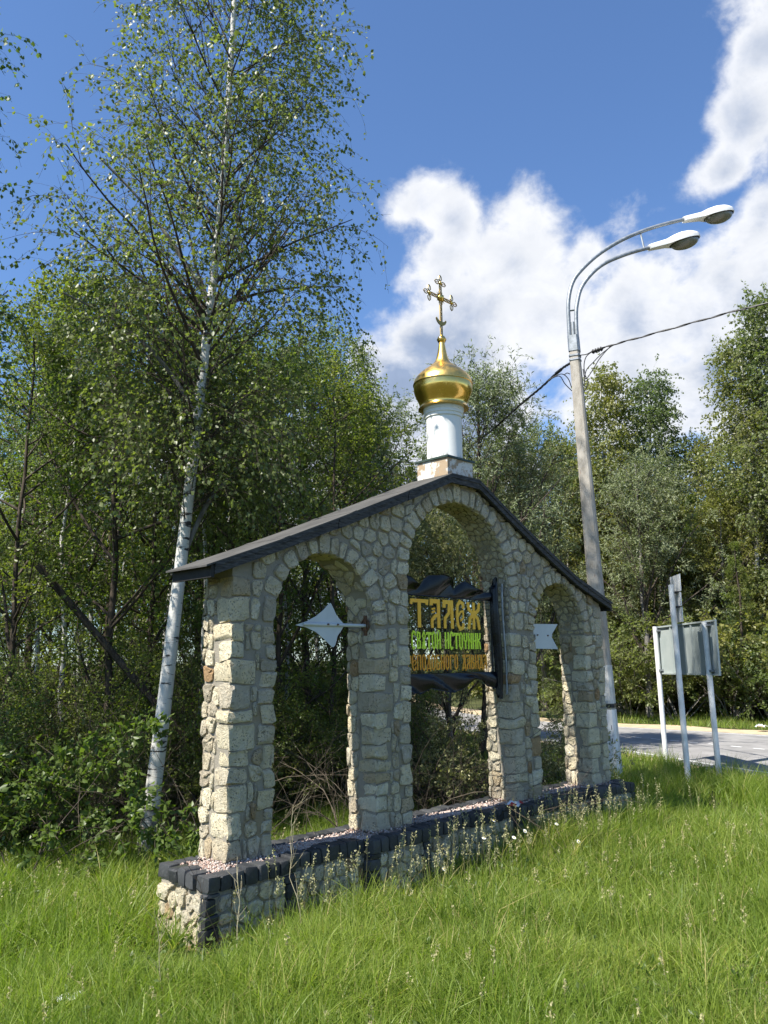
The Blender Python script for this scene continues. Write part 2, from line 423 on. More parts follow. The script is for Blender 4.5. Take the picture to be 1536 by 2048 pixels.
def rock_box(x0, x1, y0, y1, z0, z1, k=1.0, rnd=.045):
    """a rough cuboid, 3x3 facets a side"""
    lv = (-1, -.66, .62, 1)
    idx = {}; V = []; F = []
    def vid(i, j, l):
        if (i, j, l) not in idx:
            c = np.array([lv[i], lv[j], lv[l]], float)
            ext = sum(abs(x) == 1 for x in c)
            if ext >= 2: c *= (1 - rnd * (ext - 1) * .75)
            if ext == 1: c = c * (1.0)
            h = np.array([(x1 - x0), (y1 - y0), (z1 - z0)]) / 2; m = np.array([x0 + x1, y0 + y1, z0 + z1]) / 2
            p = m + c * h
            if ext == 1:
                ax = [a for a in range(3) if abs(c[a]) == 1][0]
                p[ax] += np.sign(c[ax]) * rng.uniform(-.006, .012) * k
            p = p + rng.normal(0, .0052, 3) * k
            idx[(i, j, l)] = len(V); V.append(warp(p, k))
        return idx[(i, j, l)]
    for a in range(3):
        for b in range(3):
            for s in (0, 3):
                q = [vid(s, a, b), vid(s, a + 1, b), vid(s, a + 1, b + 1), vid(s, a, b + 1)]; F.append(q if s else q[::-1])
                q = [vid(a, s, b), vid(a + 1, s, b), vid(a + 1, s, b + 1), vid(a, s, b + 1)]; F.append(q[::-1] if s else q)
                q = [vid(a, b, s), vid(a + 1, b, s), vid(a + 1, b + 1, s), vid(a, b + 1, s)]; F.append(q if s else q[::-1])
    return V, F

def chaikin(P):
    P = np.asarray(P); Q = np.roll(P, -1, 0)
    return np.stack([P * .8 + Q * .2, P * .2 + Q * .8], 1).reshape(-1, 2)
def poly_area(P):
    x, y = np.asarray(P).T; return .5 * float(np.sum(x * np.roll(y, -1) - np.roll(x, -1) * y))
def clip_half(P, n, d):
    """keep points with p.n <= d"""
    out = []
    for i in range(len(P)):
        a, b = P[i], P[(i + 1) % len(P)]
        da, db = a[0] * n[0] + a[1] * n[1] - d, b[0] * n[0] + b[1] * n[1] - d
        if da <= 0: out.append(a)
        if da * db < 0:
            t = da / (da - db); out.append((a[0] + (b[0] - a[0]) * t, a[1] + (b[1] - a[1]) * t))
    return out
def voronoi(seeds, bounds, gap):
    S = np.array(seeds); cells = []
    for i, s in enumerate(S):
        P = [(s[0] - .35, s[1] - .35), (s[0] + .35, s[1] - .35), (s[0] + .35, s[1] + .35), (s[0] - .35, s[1] + .35)]
        d2 = ((S - s) ** 2).sum(1)
        for j in np.argsort(d2)[1:16]:
            n = S[j] - s; L = math.sqrt(d2[j]) + 1e-9; n = n / L
            m = (S[j] + s) / 2
            P = clip_half(P, n, float(m @ n) - gap / 2)
            if len(P) < 3: break
        for n, d in bounds:
            if len(P) < 3: break
            P = clip_half(P, n, d)
        if len(P) >= 3 and abs(poly_area(P)) > .0008: cells.append(P)
    return cells
def poly_stone(P, mapf, proud=.02, k=1.0):
    """stone from a 2D outline; mapf(u, v, h) -> 3D"""
    if poly_area(P) < 0: P = P[::-1]
    # drop very short edges, then round the corners
    Q = [P[0]]
    for q in P[1:]:
        if math.dist(q, Q[-1]) > .012: Q.append(q)
    if len(Q) > 3 and math.dist(Q[0], Q[-1]) < .012: Q.pop()
    if len(Q) < 3: return None
    P = chaikin(Q) if len(Q) <= 7 else np.array(Q)
    P = P + rng.normal(0, .0035, P.shape) * k
    c = P.mean(0); n = len(P)
    V = []; 
    pr = proud * rng.uniform(.75, 1.35)
    for sc, h, jit in ((1.0, -.02, 0), (.985, pr * .5, .003), (.915, pr * .95, .004), (.45, pr * 1.05, .007)):
        for q in P:
            u = c + (q - c) * sc
            V.append(mapf(u[0], u[1], h + rng.normal(0, jit) * k))
    V.append(mapf(c[0], c[1], pr * 1.12 + rng.normal(0, .004)))
    F = []
    for r in range(3):
        F += [[r * n + i, r * n + (i + 1) % n, (r + 1) * n + (i + 1) % n, (r + 1) * n + i] for i in range(n)]
    F += [[3 * n + i, 3 * n + (i + 1) % n, 4 * n] for i in range(n)]
    return [warp(v, .45 * k) for v in V], F

# ------------------------------------------------------------------ ground height, road
def gz(x, y):
    x = np.asarray(x, float); y = np.asarray(y, float)
    return .03 * np.sin(x * 1.3 + y * .7) + .025 * np.sin(x * .6 - y * 1.9 + 1) + .012 * np.sin(x * 4.1 + 2) * np.cos(y * 3.7)
NEAR = [(4, -60), (10.5, -14), (13.4, 0), (15.1, 5.6), (16.5, 8.3), (17.6, 10.5), (18.8, 13.5), (20.6, 18), (24, 25), (31, 34), (48, 50), (90, 85)]
FAR = [(12, -62), (18.5, -14), (21.9, 0), (23.0, 5.6), (23.35, 8.5), (23.6, 11), (23.9, 14), (25.2, 18.5), (28.5, 24.5), (36, 34), (54, 50), (98, 85)]
def lerp_line(A, B, t): return [((1 - t) * a[0] + t * b[0], (1 - t) * a[1] + t * b[1]) for a, b in zip(A, B)]
def refine(L, n=8):
    out = []
    for i in range(len(L) - 1):
        p0 = np.array(L[max(i - 1, 0)]); p1 = np.array(L[i]); p2 = np.array(L[i + 1]); p3 = np.array(L[min(i + 2, len(L) - 1)])
        for j in range(n):
            t = j / n
            out.append(tuple(.5 * ((2 * p1) + (-p0 + p2) * t + (2 * p0 - 5 * p1 + 4 * p2 - p3) * t * t + (-p0 + 3 * p1 - 3 * p2 + p3) * t ** 3)))
    out.append(L[-1]); return out
NEARR, FARR = refine(NEAR), refine(FAR)
def strip(name, A, B, z, m, **k):
    n = len(A)
    V = [(x, y, z) for x, y in A] + [(x, y, z) for x, y in B]
    F = [[i, i + n, i + n + 1, i + 1] for i in range(n - 1)]
    return obj(name, npmesh(name, V, F, m), **k)
def roadx(y, L):
    a = np.array(L); return np.interp(y, a[:, 1], a[:, 0])

nx, ny = 170, 170
gx = np.concatenate([np.linspace(-700, -12, 12), np.linspace(-10, 45, 130), np.linspace(50, 900, 28)])
gy = np.concatenate([np.linspace(-700, -12, 12), np.linspace(-10, 45, 130), np.linspace(50, 900, 28)])
X, Y = np.meshgrid(gx, gy, indexing='ij')
Z = gz(X, Y)
inroad = (X > roadx(Y, NEAR) - .6) & (X < roadx(Y, FAR) + 2.4)
Z = np.where(inroad, -.06, Z)
Z = np.where(X > roadx(Y, FAR) + 10, Z + np.clip((X - roadx(Y, FAR) - 10) * .08, 0, 3.5), Z)
V = np.stack([X, Y, Z], -1).reshape(-1, 3)
I = np.arange(nx * ny).reshape(nx, ny)
F = np.stack([I[:-1, :-1], I[1:, :-1], I[1:, 1:], I[:-1, 1:]], -1).reshape(-1, 4)
obj('ground', npmesh('ground', V, F, MAT['ground'], smooth=True), kind='structure')
strip('road', NEARR, FARR, .02, MAT['asphalt'], kind='structure')
sh0 = lerp_line(FARR, NEARR, -.0); sh1 = [(x + 1.5 + .25 * math.sin(y * 1.7) , y - .0) for x, y in FARR]
strip('sandy_shoulder', sh0, sh1, .012, MAT['sand'], kind='structure')
sh2 = [(x - .45, y) for x, y in NEARR]
strip('road_shoulder', sh2, NEARR, .012, MAT['sand'], kind='structure')
for t0, t1 in ((.045, .06), (.94, .955)):
    strip('road_marking', lerp_line(NEARR, FARR, t0), lerp_line(NEARR, FARR, t1), .026, MAT['roadpaint'], kind='structure')
mbd = MB(); A = lerp_line(NEARR, FARR, .49); B = lerp_line(NEARR, FARR, .506)
for i in range(0, len(A) - 1, 2):
    mbd.add([(*A[i], .026), (*B[i], .026), (*B[i + 1], .026), (*A[i + 1], .026)], [[0, 1, 2, 3]])
mbd.build('road_marking', MAT['roadpaint'], kind='structure')
sh3 = [(x + 2.3, y) for x, y in FARR]

# ------------------------------------------------------------------ the stone arcade
YF, YB = 5.517, 5.90
HB, ZS = .505, 2.37
PIERS = [(3.85, 4.30), (5.48, 5.97), (7.66, 8.15), (9.26, 9.69)]
ARCH = [  # x centre, half width, spring height, rise
    (4.89, .59, ZS, .63), (6.815, .845, 2.87, .865), (8.705, .555, ZS, .60)]
ROOF = [(3.57, 2.80), (4.25, 3.055), (4.90, 3.315), (5.75, 3.665), (6.60, 4.02), (7.08, 4.02), (7.62, 3.735), (8.25, 3.42), (9.00, 3.07), (9.88, 2.775)]
def roofz(x): return float(np.interp(x, [r[0] for r in ROOF], [r[1] for r in ROOF]))

arcade = empty('stone_arcade', (6.8, 5.7, HB), label='pale rubble stone arcade of three arches carrying a low pitched roof', cat='stone arcade')
def local(V, root):
    l = root.location; return [(v[0] - l[0], v[1] - l[1], v[2] - l[2]) for v in V]
# mortar core
ci = .012
out = [(3.85 + ci, HB - .02)]
out += [(3.85 + ci, roofz(3.87) - .03)] + [(x, z - .02) for x, z in ROOF if 3.9 < x < 9.65] + [(9.69 - ci, roofz(9.67) - .03), (9.69 - ci, HB - .02)]
for (xc, hw, zs, rise), (xl, xr) in zip(ARCH[::-1], ((8.15, 9.26), (5.97, 7.66), (4.30, 5.48))):
    out.append((xr + ci, HB - .02)); out.append((xr + ci, zs))
    for k in range(1, 24):
        a = math.pi * k / 24
        out.append((xc + (hw + ci) * math.cos(a), zs + (rise + ci) * math.sin(a)))
    out.append((xl - ci, zs)); out.append((xl - ci, HB - .02))
c_ = MB(); c_.prism(out, YF + ci, YB - ci); c_.v = local(c_.v, arcade)
c_.build('mortar_core', MAT['mortar'], arcade)

stones = []   # (weight, V, F, tone)
def addst(vf, wt, tone=None):
    if vf is None: return
    V, F = vf
    stones.append((wt, V, F, rng.random() if tone is None else tone))
def courses(z0, z1, lo, hi):
    zs = [z0]
    while zs[-1] < z1 - lo * .8:
        zs.append(zs[-1] + rng.uniform(lo, hi))
    s = (z1 - z0) / (zs[-1] - z0); return [z0 + (z - z0) * s for z in zs]
frontmap = lambda u, v, h: (u, YF + .012 - h, v)
backmap = lambda u, v, h: (u, YB - .012 + h, v)
for pi_, (x0, x1) in enumerate(PIERS):
    D2 = (x0 ** 2 + 36); g = .007
    ztop = ZS - .02; Wd = x1 - x0
    def column(lo, hi, wlo, whi, extra=()):
        cs = courses(HB, ztop, lo, hi)
        out = [(a, b, rng.uniform(wlo, whi)) for a, b in zip(cs[:-1], cs[1:])]
        if extra:
            for a, b in zip(extra[:-1], extra[1:]): out.append((a, b, .19))
        return out
    lc = column(.10, .21, .12, .26, (ztop, 2.57, 2.74) if pi_ == 0 else ())
    rc = column(.10, .21, .09, .19, (ztop, 2.56, 2.72) if pi_ == 3 else ())
    dl = [rng.uniform(.12, .25) for _ in lc]
    for (za, zb, w_), d_ in zip(lc, dl):
        addst(rock_box(x0 - .004, x0 + w_ - g, YF - .004, YF + d_ - g, za + g, zb - g), w_ * (zb - za) / D2 * 2)
    for za, zb, w_ in rc:
        addst(rock_box(x1 - w_ + g, x1 + .004, YF - .004, YF + .14, za + g, zb - g), w_ * (zb - za) / D2)
        addst(rock_box(x1 - .10, x1 + .004, YF + .14 + g, YB + .004, za + g, zb - g), 1e-6)
    def at_z(col, vals, v, dflt):
        for c_, q_ in zip(col, vals):
            if c_[0] <= v < c_[1]: return q_
        return dflt
    def fill(u0, u1, zt_, loff, roff, mapf, wt_, flip=False):
        ss = []; z_ = HB
        while z_ < zt_:
            hh = rng.uniform(.10, .17); u_ = u0 + rng.uniform(0, .05)
            while u_ < u1:
                wd_ = rng.uniform(.10, .17); ss.append((u_ + wd_ / 2, z_ + hh / 2 + rng.normal(0, .018))); u_ += wd_
            z_ += hh
        for P in voronoi(ss, [((-1, 0), -u0), ((1, 0), u1), ((0, -1), -(HB + .004)), ((0, 1), zt_ - .004)], .014):
            # cut the cell where the corner blocks of its own height end
            vm = np.mean(P, 0)[1]
            vs = [p[1] for p in P]
            L_ = max(loff(v) for v in (min(vs) + .02, vm, max(vs) - .02)); R_ = min(roff(v) for v in (min(vs) + .02, vm, max(vs) - .02))
            P = clip_half(P, (-1, 0), -(L_ + .004)); P = clip_half(P, (1, 0), R_ - .004) if len(P) > 2 else P
            if len(P) < 3 or abs(poly_area(P)) < .0018: continue
            ps = poly_stone(P, mapf, .014)
            if ps and flip: ps = (ps[0], [f[::-1] for f in ps[1]])
            addst(ps, wt_ * abs(poly_area(P)) / D2)
    fill(x0 + .05, x1 - .05, ztop, lambda v: x0 + at_z(lc, [c[2] for c in lc], v, .1), lambda v: x1 - at_z(rc, [c[2] for c in rc], v, .1), lambda u, v, h: (u, YF + .008 - h, v), 1)
    fill(YF + .05, YB, ztop if pi_ else 2.74, lambda v: YF + at_z(lc, dl, v, .15), lambda v: YB, lambda u, v, h, x0=x0: (x0 + .008 - h, u, v), 1.1, True)
    fill(x0 + .02, x1 - .10, ztop, lambda v: x0, lambda v: x1 - .10, backmap, 1e-6, True)
# voussoirs
RINGW = [.165, .17, .15]
for ai, (xc, hw, zs, rise) in enumerate(ARCH):
    a = .0
    rw = RINGW[ai]
    while a < math.pi - .05:
        da = rng.uniform(.085, .155) / ((hw + rise) / 2 + .06)
        if math.pi - a - da < .11: da = math.pi - a
        ga = .009 / ((hw + rise) / 2)
        r2 = rw * rng.uniform(.78, 1.12)
        zapex = roofz(xc + (hw + r2) * math.cos(a + da / 2)) - .085
        if zs + (rise + r2) * math.sin(a + da / 2) > zapex: r2 = max(.06, (zapex - zs) / max(math.sin(a + da / 2), .2) - rise)
        def pt(an, r): return (xc + (hw + r) * math.cos(an), zs + (rise + r) * math.sin(an))
        P = [pt(a + ga, .004), pt(a + ga, r2), pt(a + da / 2, r2 + .008), pt(a + da - ga, r2), pt(a + da - ga, .004)]
        addst(poly_stone(P[::-1], frontmap, .022), da * .7 * r2 / (xc ** 2 + 36) * 1.3)
        addst(poly_stone(P[::-1], backmap, .018), 1e-7)
        a += da
# field stones of the spandrels
seeds = []
z = ZS + .05; row = 0
while z < 4.1:
    hgt = rng.uniform(.125, .17)
    x = 3.85 + rng.uniform(.02, .12)
    while x < 9.7:
        wd = rng.uniform(.12, .225)
        seeds.append((x + wd / 2, z + hgt / 2 + rng.normal(0, .012))); x += wd
    z += hgt; row += 1
bounds = [((0, -1), -(ZS + .012)), ((-1, 0), -(4.05)), ((1, 0), 9.49)]
for (xa, za), (xb, zb) in zip(ROOF[:-1], ROOF[1:]):
    if xb < 3.9: continue
    n = np.array([-(zb - za), xb - xa]); n = n / np.linalg.norm(n)
    bounds.append((tuple(n), float(n @ np.array([xa, za])) - .075))
# the roof outline is nearly convex; cells are clipped only by the pieces near them
def field(mapf, wtf):
    S = np.array(seeds)
    cells = voronoi(seeds, bounds[:3], .018)
    for P in cells:
        c = np.mean(P, 0)
        for (xa, za), (xb, zb) in zip(ROOF[:-1], ROOF[1:]):
            if min(p[0] for p in P) < xb and max(p[0] for p in P) > xa:
                n = np.array([-(zb - za), xb - xa]); n = n / np.linalg.norm(n)
                P = clip_half(P, n, float(n @ np.array([xa, za])) - .07)
                if len(P) < 3: break
        if len(P) < 3: continue
        bad = False
        for ai, (xc, hw, zs, rise) in enumerate(ARCH):
            Q = []
            r = RINGW[ai] + .012; inside = 0
            for (u, v) in P:
                if v >= zs:
                    q = math.hypot((u - xc) / (hw + r), (v - zs) / (rise + r))
                    if q < 1:
                        inside += 1; q = max(q, .05)
                        u, v = xc + (u - xc) / q, zs + (v - zs) / q
                elif ai == 1:
                    lim = hw + .012
                    if abs(u - xc) < lim:
                        inside += 1; u = xc + (lim if u > xc else -lim)
                elif abs(u - xc) < hw + r: inside += 1; u = xc + (hw + r) * (1 if u > xc else -1)
                Q.append((u, v))
            if inside == len(P): bad = True; break
            P = Q
        if bad or abs(poly_area(P)) < .0035: continue
        if max(p[0] for p in P) - min(p[0] for p in P) > .45: continue
        c = np.mean(P, 0)
        addst(poly_stone(P, mapf, .02), wtf * abs(poly_area(P)) / (c[0] ** 2 + 36))
field(frontmap, 1.0); field(backmap, 1e-5)
# underside of the arches: small stones set in mortar
for ai, (xc, hw, zs, rise) in enumerate(ARCH):
    R = (hw + rise) / 2; L = math.pi * R
    ss = []
    step = .085 if ai == 1 else .10
    ext = .45 if ai == 1 else 0
    s = -ext
    while s < L + ext:
        y = YF + .03
        while y < YB - .02:
            if ai != 0 or rng.random() < .62: ss.append((s + rng.normal(0, .018), y + rng.normal(0, .014)))
            y += step * rng.uniform(.75, 1.2)
        s += step * .95
    def im(u, v, h, xc=xc, hw=hw, zs=zs, rise=rise, R=R, L=L):
        if u < 0: return (xc + hw + .012 - h * .6, v, zs + u)
        if u > L: return (xc - hw - .012 + h * .6, v, zs - (u - L))
        a = u / R
        return (xc + (hw + .012 - h * .6) * math.cos(a), v, zs + (rise + .012 - h * .6) * math.sin(a))
    for P in voronoi(ss, [((0, -1), -(YF + .02)), ((0, 1), YB - .02), ((-1, 0), ext), ((1, 0), L + ext)], .016):
        if max(max(p[0] for p in P) - min(p[0] for p in P), max(p[1] for p in P) - min(p[1] for p in P)) > .2: continue
        ps = poly_stone(P[::-1], im, .016)
        if ps: addst((ps[0], [f[::-1] for f in ps[1]]), 1e-8, .35 + .6 * rng.random())

def emit_stones(lst, root, name, mname, m, limit=300, group_name='rubble_infill'):
    lst.sort(key=lambda s: -s[0])
    for i, (wt_, V, F, tone) in enumerate(lst[:limit]):
        me = npmesh(name, local(V, root), F, m, tone=tone, smooth=True)
        bm = bmesh.new(); bm.from_mesh(me)
        for e in bm.edges:
            if len(e.link_faces) == 2 and e.calc_face_angle(0) > .45: e.smooth = False
        bm.to_mesh(me); bm.free()
        obj(name, me, root)
    rest = lst[limit:]
    if rest:
        VV = []; FF = []; TT = []
        for wt_, V, F, tone in rest:
            o = len(VV); VV += local(V, root); FF += [[i + o for i in f] for f in F]; TT += [tone] * len(F)
        obj(group_name, npmesh(group_name, VV, FF, m, tone=TT, smooth=True), root, kind='stuff')
emit_stones(stones, arcade, 'stone', 'stone', MAT['stone'])

# roof of the arcade
def build_roof ():
    y0, y1 = 5.425, 6.03
    roof = MB()
    th = .014
    prof = ROOF
    # sheets: one slab per slope stretch
    names = []
    def slab(pts, y0, y1, t):
        poly = [(x, z) for x, z in pts] + [(x, z - t) for x, z in pts[::-1]]
        m_ = MB(); m_.prism(poly, y0, y1); m_.v = local(m_.v, arcade); return m_
    left = ROOF[:5]; top = ROOF[4:6]; right = ROOF[5:]
    left = [(3.545, 2.792)] + left[1:]
    for pts in (left, [(top[0][0] + .002, top[0][1] + .001), (top[1][0] - .002, top[1][1] + .001)], right):
        slab(pts, y0, y1, th).build('roofing_sheet', MAT['roof'], arcade)
    # fascia boards, front and back
    for yy0, yy1 in ((5.436, 5.466), (5.99, 6.02)):
        segs = [(3.632, 4.95), (4.96, 5.90), (5.91, 6.60), (6.60, 7.08), (7.085, 8.30), (8.31, 9.28), (9.29, 9.83)]
        for a, b in segs:
            xs = [a] + [x for x, _ in ROOF if a < x < b] + [b]
            pts = [(x, roofz(x) - th - .001) for x in xs]
            lo = [(x, z - .088 + rng.uniform(-.004, .004)) for x, z in pts]
            m_ = MB(); m_.prism(pts + lo[::-1], yy0, yy1); m_.v = local(m_.v, arcade)
            m_.build('fascia_board', MAT['fascia'], arcade)
            # upper trim batten
            m_ = MB(); m_.prism(pts + [(x, z - .028) for x, z in pts[::-1]], yy0 - .010 if yy0 < 5.6 else yy1 + .001, yy0 - .001 if yy0 < 5.6 else yy1 + .011); m_.v = local(m_.v, arcade)
            m_.build('trim_batten', MAT['fascia'], arcade)
    # eave boards and soffits
    for xa, xb in ((3.60, 3.63), (9.83, 9.86)):
        m_ = MB(); zt = roofz((xa + xb) / 2) - th - .004
        m_.box(((xa + xb) / 2, 5.728, zt - .05), (xb - xa, .57, .10)); m_.v = local(m_.v, arcade)
        m_.build('eave_board', MAT['soffit'], arcade)
    for pts in ([(3.635, 2.79 - .055), (3.855, 2.89 - .07)], [(9.685, 2.83 - .05), (9.825, 2.78 - .05)]):
        slab(pts, 5.47, 5.985, .012).build('soffit', MAT['soffit'], arcade)
    for ya, yb in ((5.467, 5.528), (5.895, 5.985)):
        for pts in (ROOF[:5], ROOF[4:6], ROOF[5:]):
            pts = [(min(max(x, 3.87), 9.67), roofz(min(max(x, 3.87), 9.67)) - .075) for x, z in pts]
            slab(pts, ya, yb, .012).build('soffit', MAT['soffit'], arcade)
build_roof()
for xs_ in (4.35, 5.15, 5.95, 7.75, 8.55, 9.3):   # laps of the roofing
    m_ = MB(); m_.prism([(xs_ - .03, roofz(xs_ - .03) + .004), (xs_ + .03, roofz(xs_ + .03) + .004), (xs_ + .03, roofz(xs_ + .03) + .0005), (xs_ - .03, roofz(xs_ - .03) + .0005)], 5.427, 6.028); m_.v = local(m_.v, arcade)
    m_.build('sheet_lap', MAT['roof'], arcade)

# ------------------------------------------------------------------ the plinth
plinth = empty('stone_plinth', (6.8, 5.7, 0), label='low rubble plinth edged with black basalt blocks under the arches', cat='plinth')
PF, PR, PBK = 5.317, 5.415, 5.985
PADS = [(3.55, 4.38), (5.22, 5.99), (7.44, 8.30), (9.02, 9.91)]
segs = []
x = PADS[0][0]
for i, (a, b) in enumerate(PADS):
    if i: segs.append((PADS[i - 1][1], a, PR))
    segs.append((a, b, PF))
c_ = MB(); ci = .02
pl = []
for a, b, y in segs:
    e0 = ci if y == PF else -ci; 
    pl += [(a + e0, y + ci), (b - e0, y + ci)]
pl += [(PADS[-1][1] - ci, PBK - ci), (PADS[0][0] + ci, PBK - ci)]
n = len(pl); topz = .455
V = [(x, y, -.15) for x, y in pl] + [(x, y, topz) for x, y in pl]
tris = tessellate_polygon([[Vector((x, y, 0)) for x, y in pl]])
F = [[a + n, b + n, c + n] for a, b, c in tris] + [[c, b, a] for a, b, c in tris] + [[i, (i + 1) % n, (i + 1) % n + n, i + n] for i in range(n)]
c_.add(local(V, plinth), F); c_.build('mortar_core', MAT['mortar'], plinth)
pst = []; caps = []
def padd(lst, vf, wt, tone=None):
    if vf: lst.append((wt, vf[0], vf[1], rng.random() if tone is None else tone))
CZ0 = .392
def run_caps(p0, p1, inward):
    """cap blocks from p0 to p1 along one axis"""
    p0 = np.array(p0); p1 = np.array(p1); L = np.linalg.norm(p1 - p0); d = (p1 - p0) / L; s = 0
    while s < L - .01:
        wd = min(rng.uniform(.085, .125), L - s)
        if L - s - wd < .06: wd = L - s
        a = p0 + d * (s + .005); b = p0 + d * (s + wd - .005)
        dep = rng.uniform(.13, .16); q = inward
        xs = sorted((a[0] - q[0] * .014, b[0] + q[0] * dep)); ys = sorted((a[1] - q[1] * .014, b[1] + q[1] * dep))
        hz = HB + rng.uniform(-.008, .010); lz = CZ0 + rng.uniform(-.01, .012)
        mid = (a + b) / 2
        padd(caps, rock_box(xs[0], xs[1], ys[0], ys[1], lz, hz, .45, .055), wd / (mid[0] ** 2 + mid[1] ** 2) * (1 if q[1] >= 0 else .2))
        s += wd
for a, b, y in segs: run_caps((a, y), (b, y), (0, 1))
for i, (a, b) in enumerate(PADS):
    pass
run_caps((PADS[0][0], PF + .155), (PADS[0][0], PBK - .15), (1, 0))
run_caps((PADS[-1][1], PF + .155), (PADS[-1][1], PBK - .15), (-1, 0))
run_caps((PADS[0][0], PBK), (PADS[-1][1], PBK), (0, -1))
# basalt quoins at the pad corners
for a, b in PADS:
    for xe, sgn in ((a, 1), (b, -1)):
        z = -.08
        while z < CZ0 - .03:
            hh = rng.uniform(.085, .12); w_ = rng.uniform(.085, .12)
            z1 = min(z + hh, CZ0 - .004)
            xs = sorted((xe - sgn * .006, xe + sgn * w_))
            padd(caps, rock_box(xs[0], xs[1], PF - .006, PF + .09, z + .004, z1 - .004, .5, .055), .05 / (xe ** 2 + 28) * (z1 > 0.1))
            z += hh
# rubble faces
def rubble_face(u0, u1, mapf, wtf, skip=0):
    ss = []; z = -.10
    while z < CZ0:
        h = rng.uniform(.10, .14); x = u0
        while x < u1:
            wd = rng.uniform(.08, .16); ss.append((x + wd / 2 + rng.normal(0, .008), z + h / 2 + rng.normal(0, .02))); x += wd
        z += h
    for P in voronoi(ss, [((-1, 0), -(u0 + .005)), ((1, 0), u1 - .005), ((0, 1), CZ0 - .012), ((0, -1), .12)], .017):
        c = np.mean(P, 0)
        padd(pst, poly_stone(P, mapf, .022), wtf * abs(poly_area(P)) * (1 if c[1] > .05 else .3), .15 + .85 * rng.random())
for a, b, y in segs:
    m0 = lambda u, v, h, y=y: (u, y + .016 - h, v)
    rubble_face(a + (.11 if y == PF else 0), b - (.11 if y == PF else 0), m0, 1.5 / ((a + b) ** 2 / 4 + 28))
ex0 = PADS[0][0]; ex1 = PADS[-1][1]
def em(u, v, h): return (ex0 + .016 - h, PBK - (u), v)
rubble_face(0.0, PBK - PF - .03, em, 1.0 / 30)
def em2(u, v, h): return (ex1 - .016 + h, PF + u, v)
rubble_face(.0, PBK - PF - .03, em2, .001)
def bm_(u, v, h): return (ex1 - u, PBK - .016 + h, v)
rubble_face(.0, ex1 - ex0, bm_, 1e-5)
emit_stones(pst, plinth, 'stone', 'stone', MAT['stone'], 260)
emit_stones(caps, plinth, 'basalt_block', 'basalt_block', MAT['basalt'], 200, 'basalt_edging')

# gravel bed
def gravel():
    n = 5200
    xs = rng.uniform(3.66, 9.8, n); ys = rng.uniform(5.44, 5.86, n)
    xs[:900] = rng.uniform(3.64, 4.5, 900)
    # heap against the piers
    hz = np.zeros(n)
    for a, b in PIERS:
        d = np.maximum(np.maximum(a - xs, xs - b), 0) + np.maximum(YF - ys, 0) * 1.0
        hz = np.maximum(hz, .028 * np.exp(-d / .07))
    keep = np.ones(n, bool)
    for a, b in PIERS: keep &= ~((xs > a + .02) & (xs < b - .02) & (ys > YF + .02) & (ys < YB))
    xs, ys, hz = xs[keep], ys[keep], hz[keep]; n = len(xs)
    r = rng.uniform(.006, .015, n)
    zs = HB - .028 + hz + rng.uniform(0, .02, n)
    o = np.array([[1, 0, 0], [-1, 0, 0], [0, 1, 0], [0, -1, 0], [0, 0, .7], [0, 0, -.7]], float)
    A = rng.normal(0, 1, (n, 3, 3)); Q = np.linalg.qr(A)[0]
    V = np.einsum('ij,njk->nik', o, Q) * (r[:, None, None] * rng.uniform(.7, 1.3, (n, 6, 1))) + np.stack([xs, ys, zs], -1)[:, None]
    f = np.array([[0, 2, 4], [2, 1, 4], [1, 3, 4], [3, 0, 4], [2, 0, 5], [1, 2, 5], [3, 1, 5], [0, 3, 5]])
    F = (f[None] + (np.arange(n) * 6)[:, None, None]).reshape(-1, 3)
    V = V.reshape(-1, 3) - np.array([6.8, 5.7, 0])
    obj('gravel', npmesh('gravel', V, F, MAT['gravel'], tone=np.repeat(rng.random(n), 8)), plinth, kind='stuff')
    b_ = MB(); b_.box((-.07, -.02, HB - .045), (6.1, .40, .05)); b_.build('mortar_bed', MAT['gravel'], plinth)
gravel()

# ------------------------------------------------------------------ cupola
CX, CY = 6.83, 5.72
cup = empty('onion_dome_cupola', (CX, CY, 3.98), label='small gilded onion dome on a white drum above the roof ridge', cat='cupola')
def cl(m_): m_.v = [(v[0], v[1], v[2] - 3.98) for v in m_.v]; return m_
def cbuild(m_, name, mt, parent=cup, smooth=True, deg=35):
    cl(m_); o = m_.build(name, mt, parent); 
    if smooth: autosmooth(o, deg)
    return o
m_ = MB(); m_.box((0, 0, 4.10), (.44, .44, .235)); cbuild(m_, 'pedestal', MAT['plaster'], smooth=False)
m_ = MB(); m_.box((0, 0, 4.228), (.475, .475, .022)); cbuild(m_, 'pedestal_cap', MAT['greenmetal'], smooth=False)
R0 = .200
m_ = MB(); m_.lathe([(R0 + .004, 4.238), (R0, 4.27), (R0, 4.73), (R0 + .006, 4.735)], 56); cbuild(m_, 'drum', MAT['drum'])
m_ = MB(); m_.lathe([(R0 + .002, 4.735), (R0 + .012, 4.74), (R0 + .012, 4.772), (R0 + .022, 4.778), (R0 + .022, 4.815), (R0 + .03, 4.822), (R0 + .03, 4.86), (R0 - .02, 4.87)], 56)
cbuild(m_, 'drum_cornice', MAT['drum'])
prof_lo = [(.21, 4.86), (.288, 4.853), (.270, 4.885), (.280, 4.93), (.300, 4.975), (.320, 5.02), (.333, 5.065), (.336, 5.105), (.334, 5.14)]
prof_hi = [(.340, 5.14), (.338, 5.152), (.325, 5.195), (.300, 5.235), (.262, 5.275), (.222, 5.308), (.178, 5.34), (.134, 5.375), (.094, 5.415), (.068, 5.47), (.052, 5.54), (.040, 5.61), (.032, 5.665)]
def dens(P, n=4):
    P = refine(P, n); return [tuple(p) for p in P]
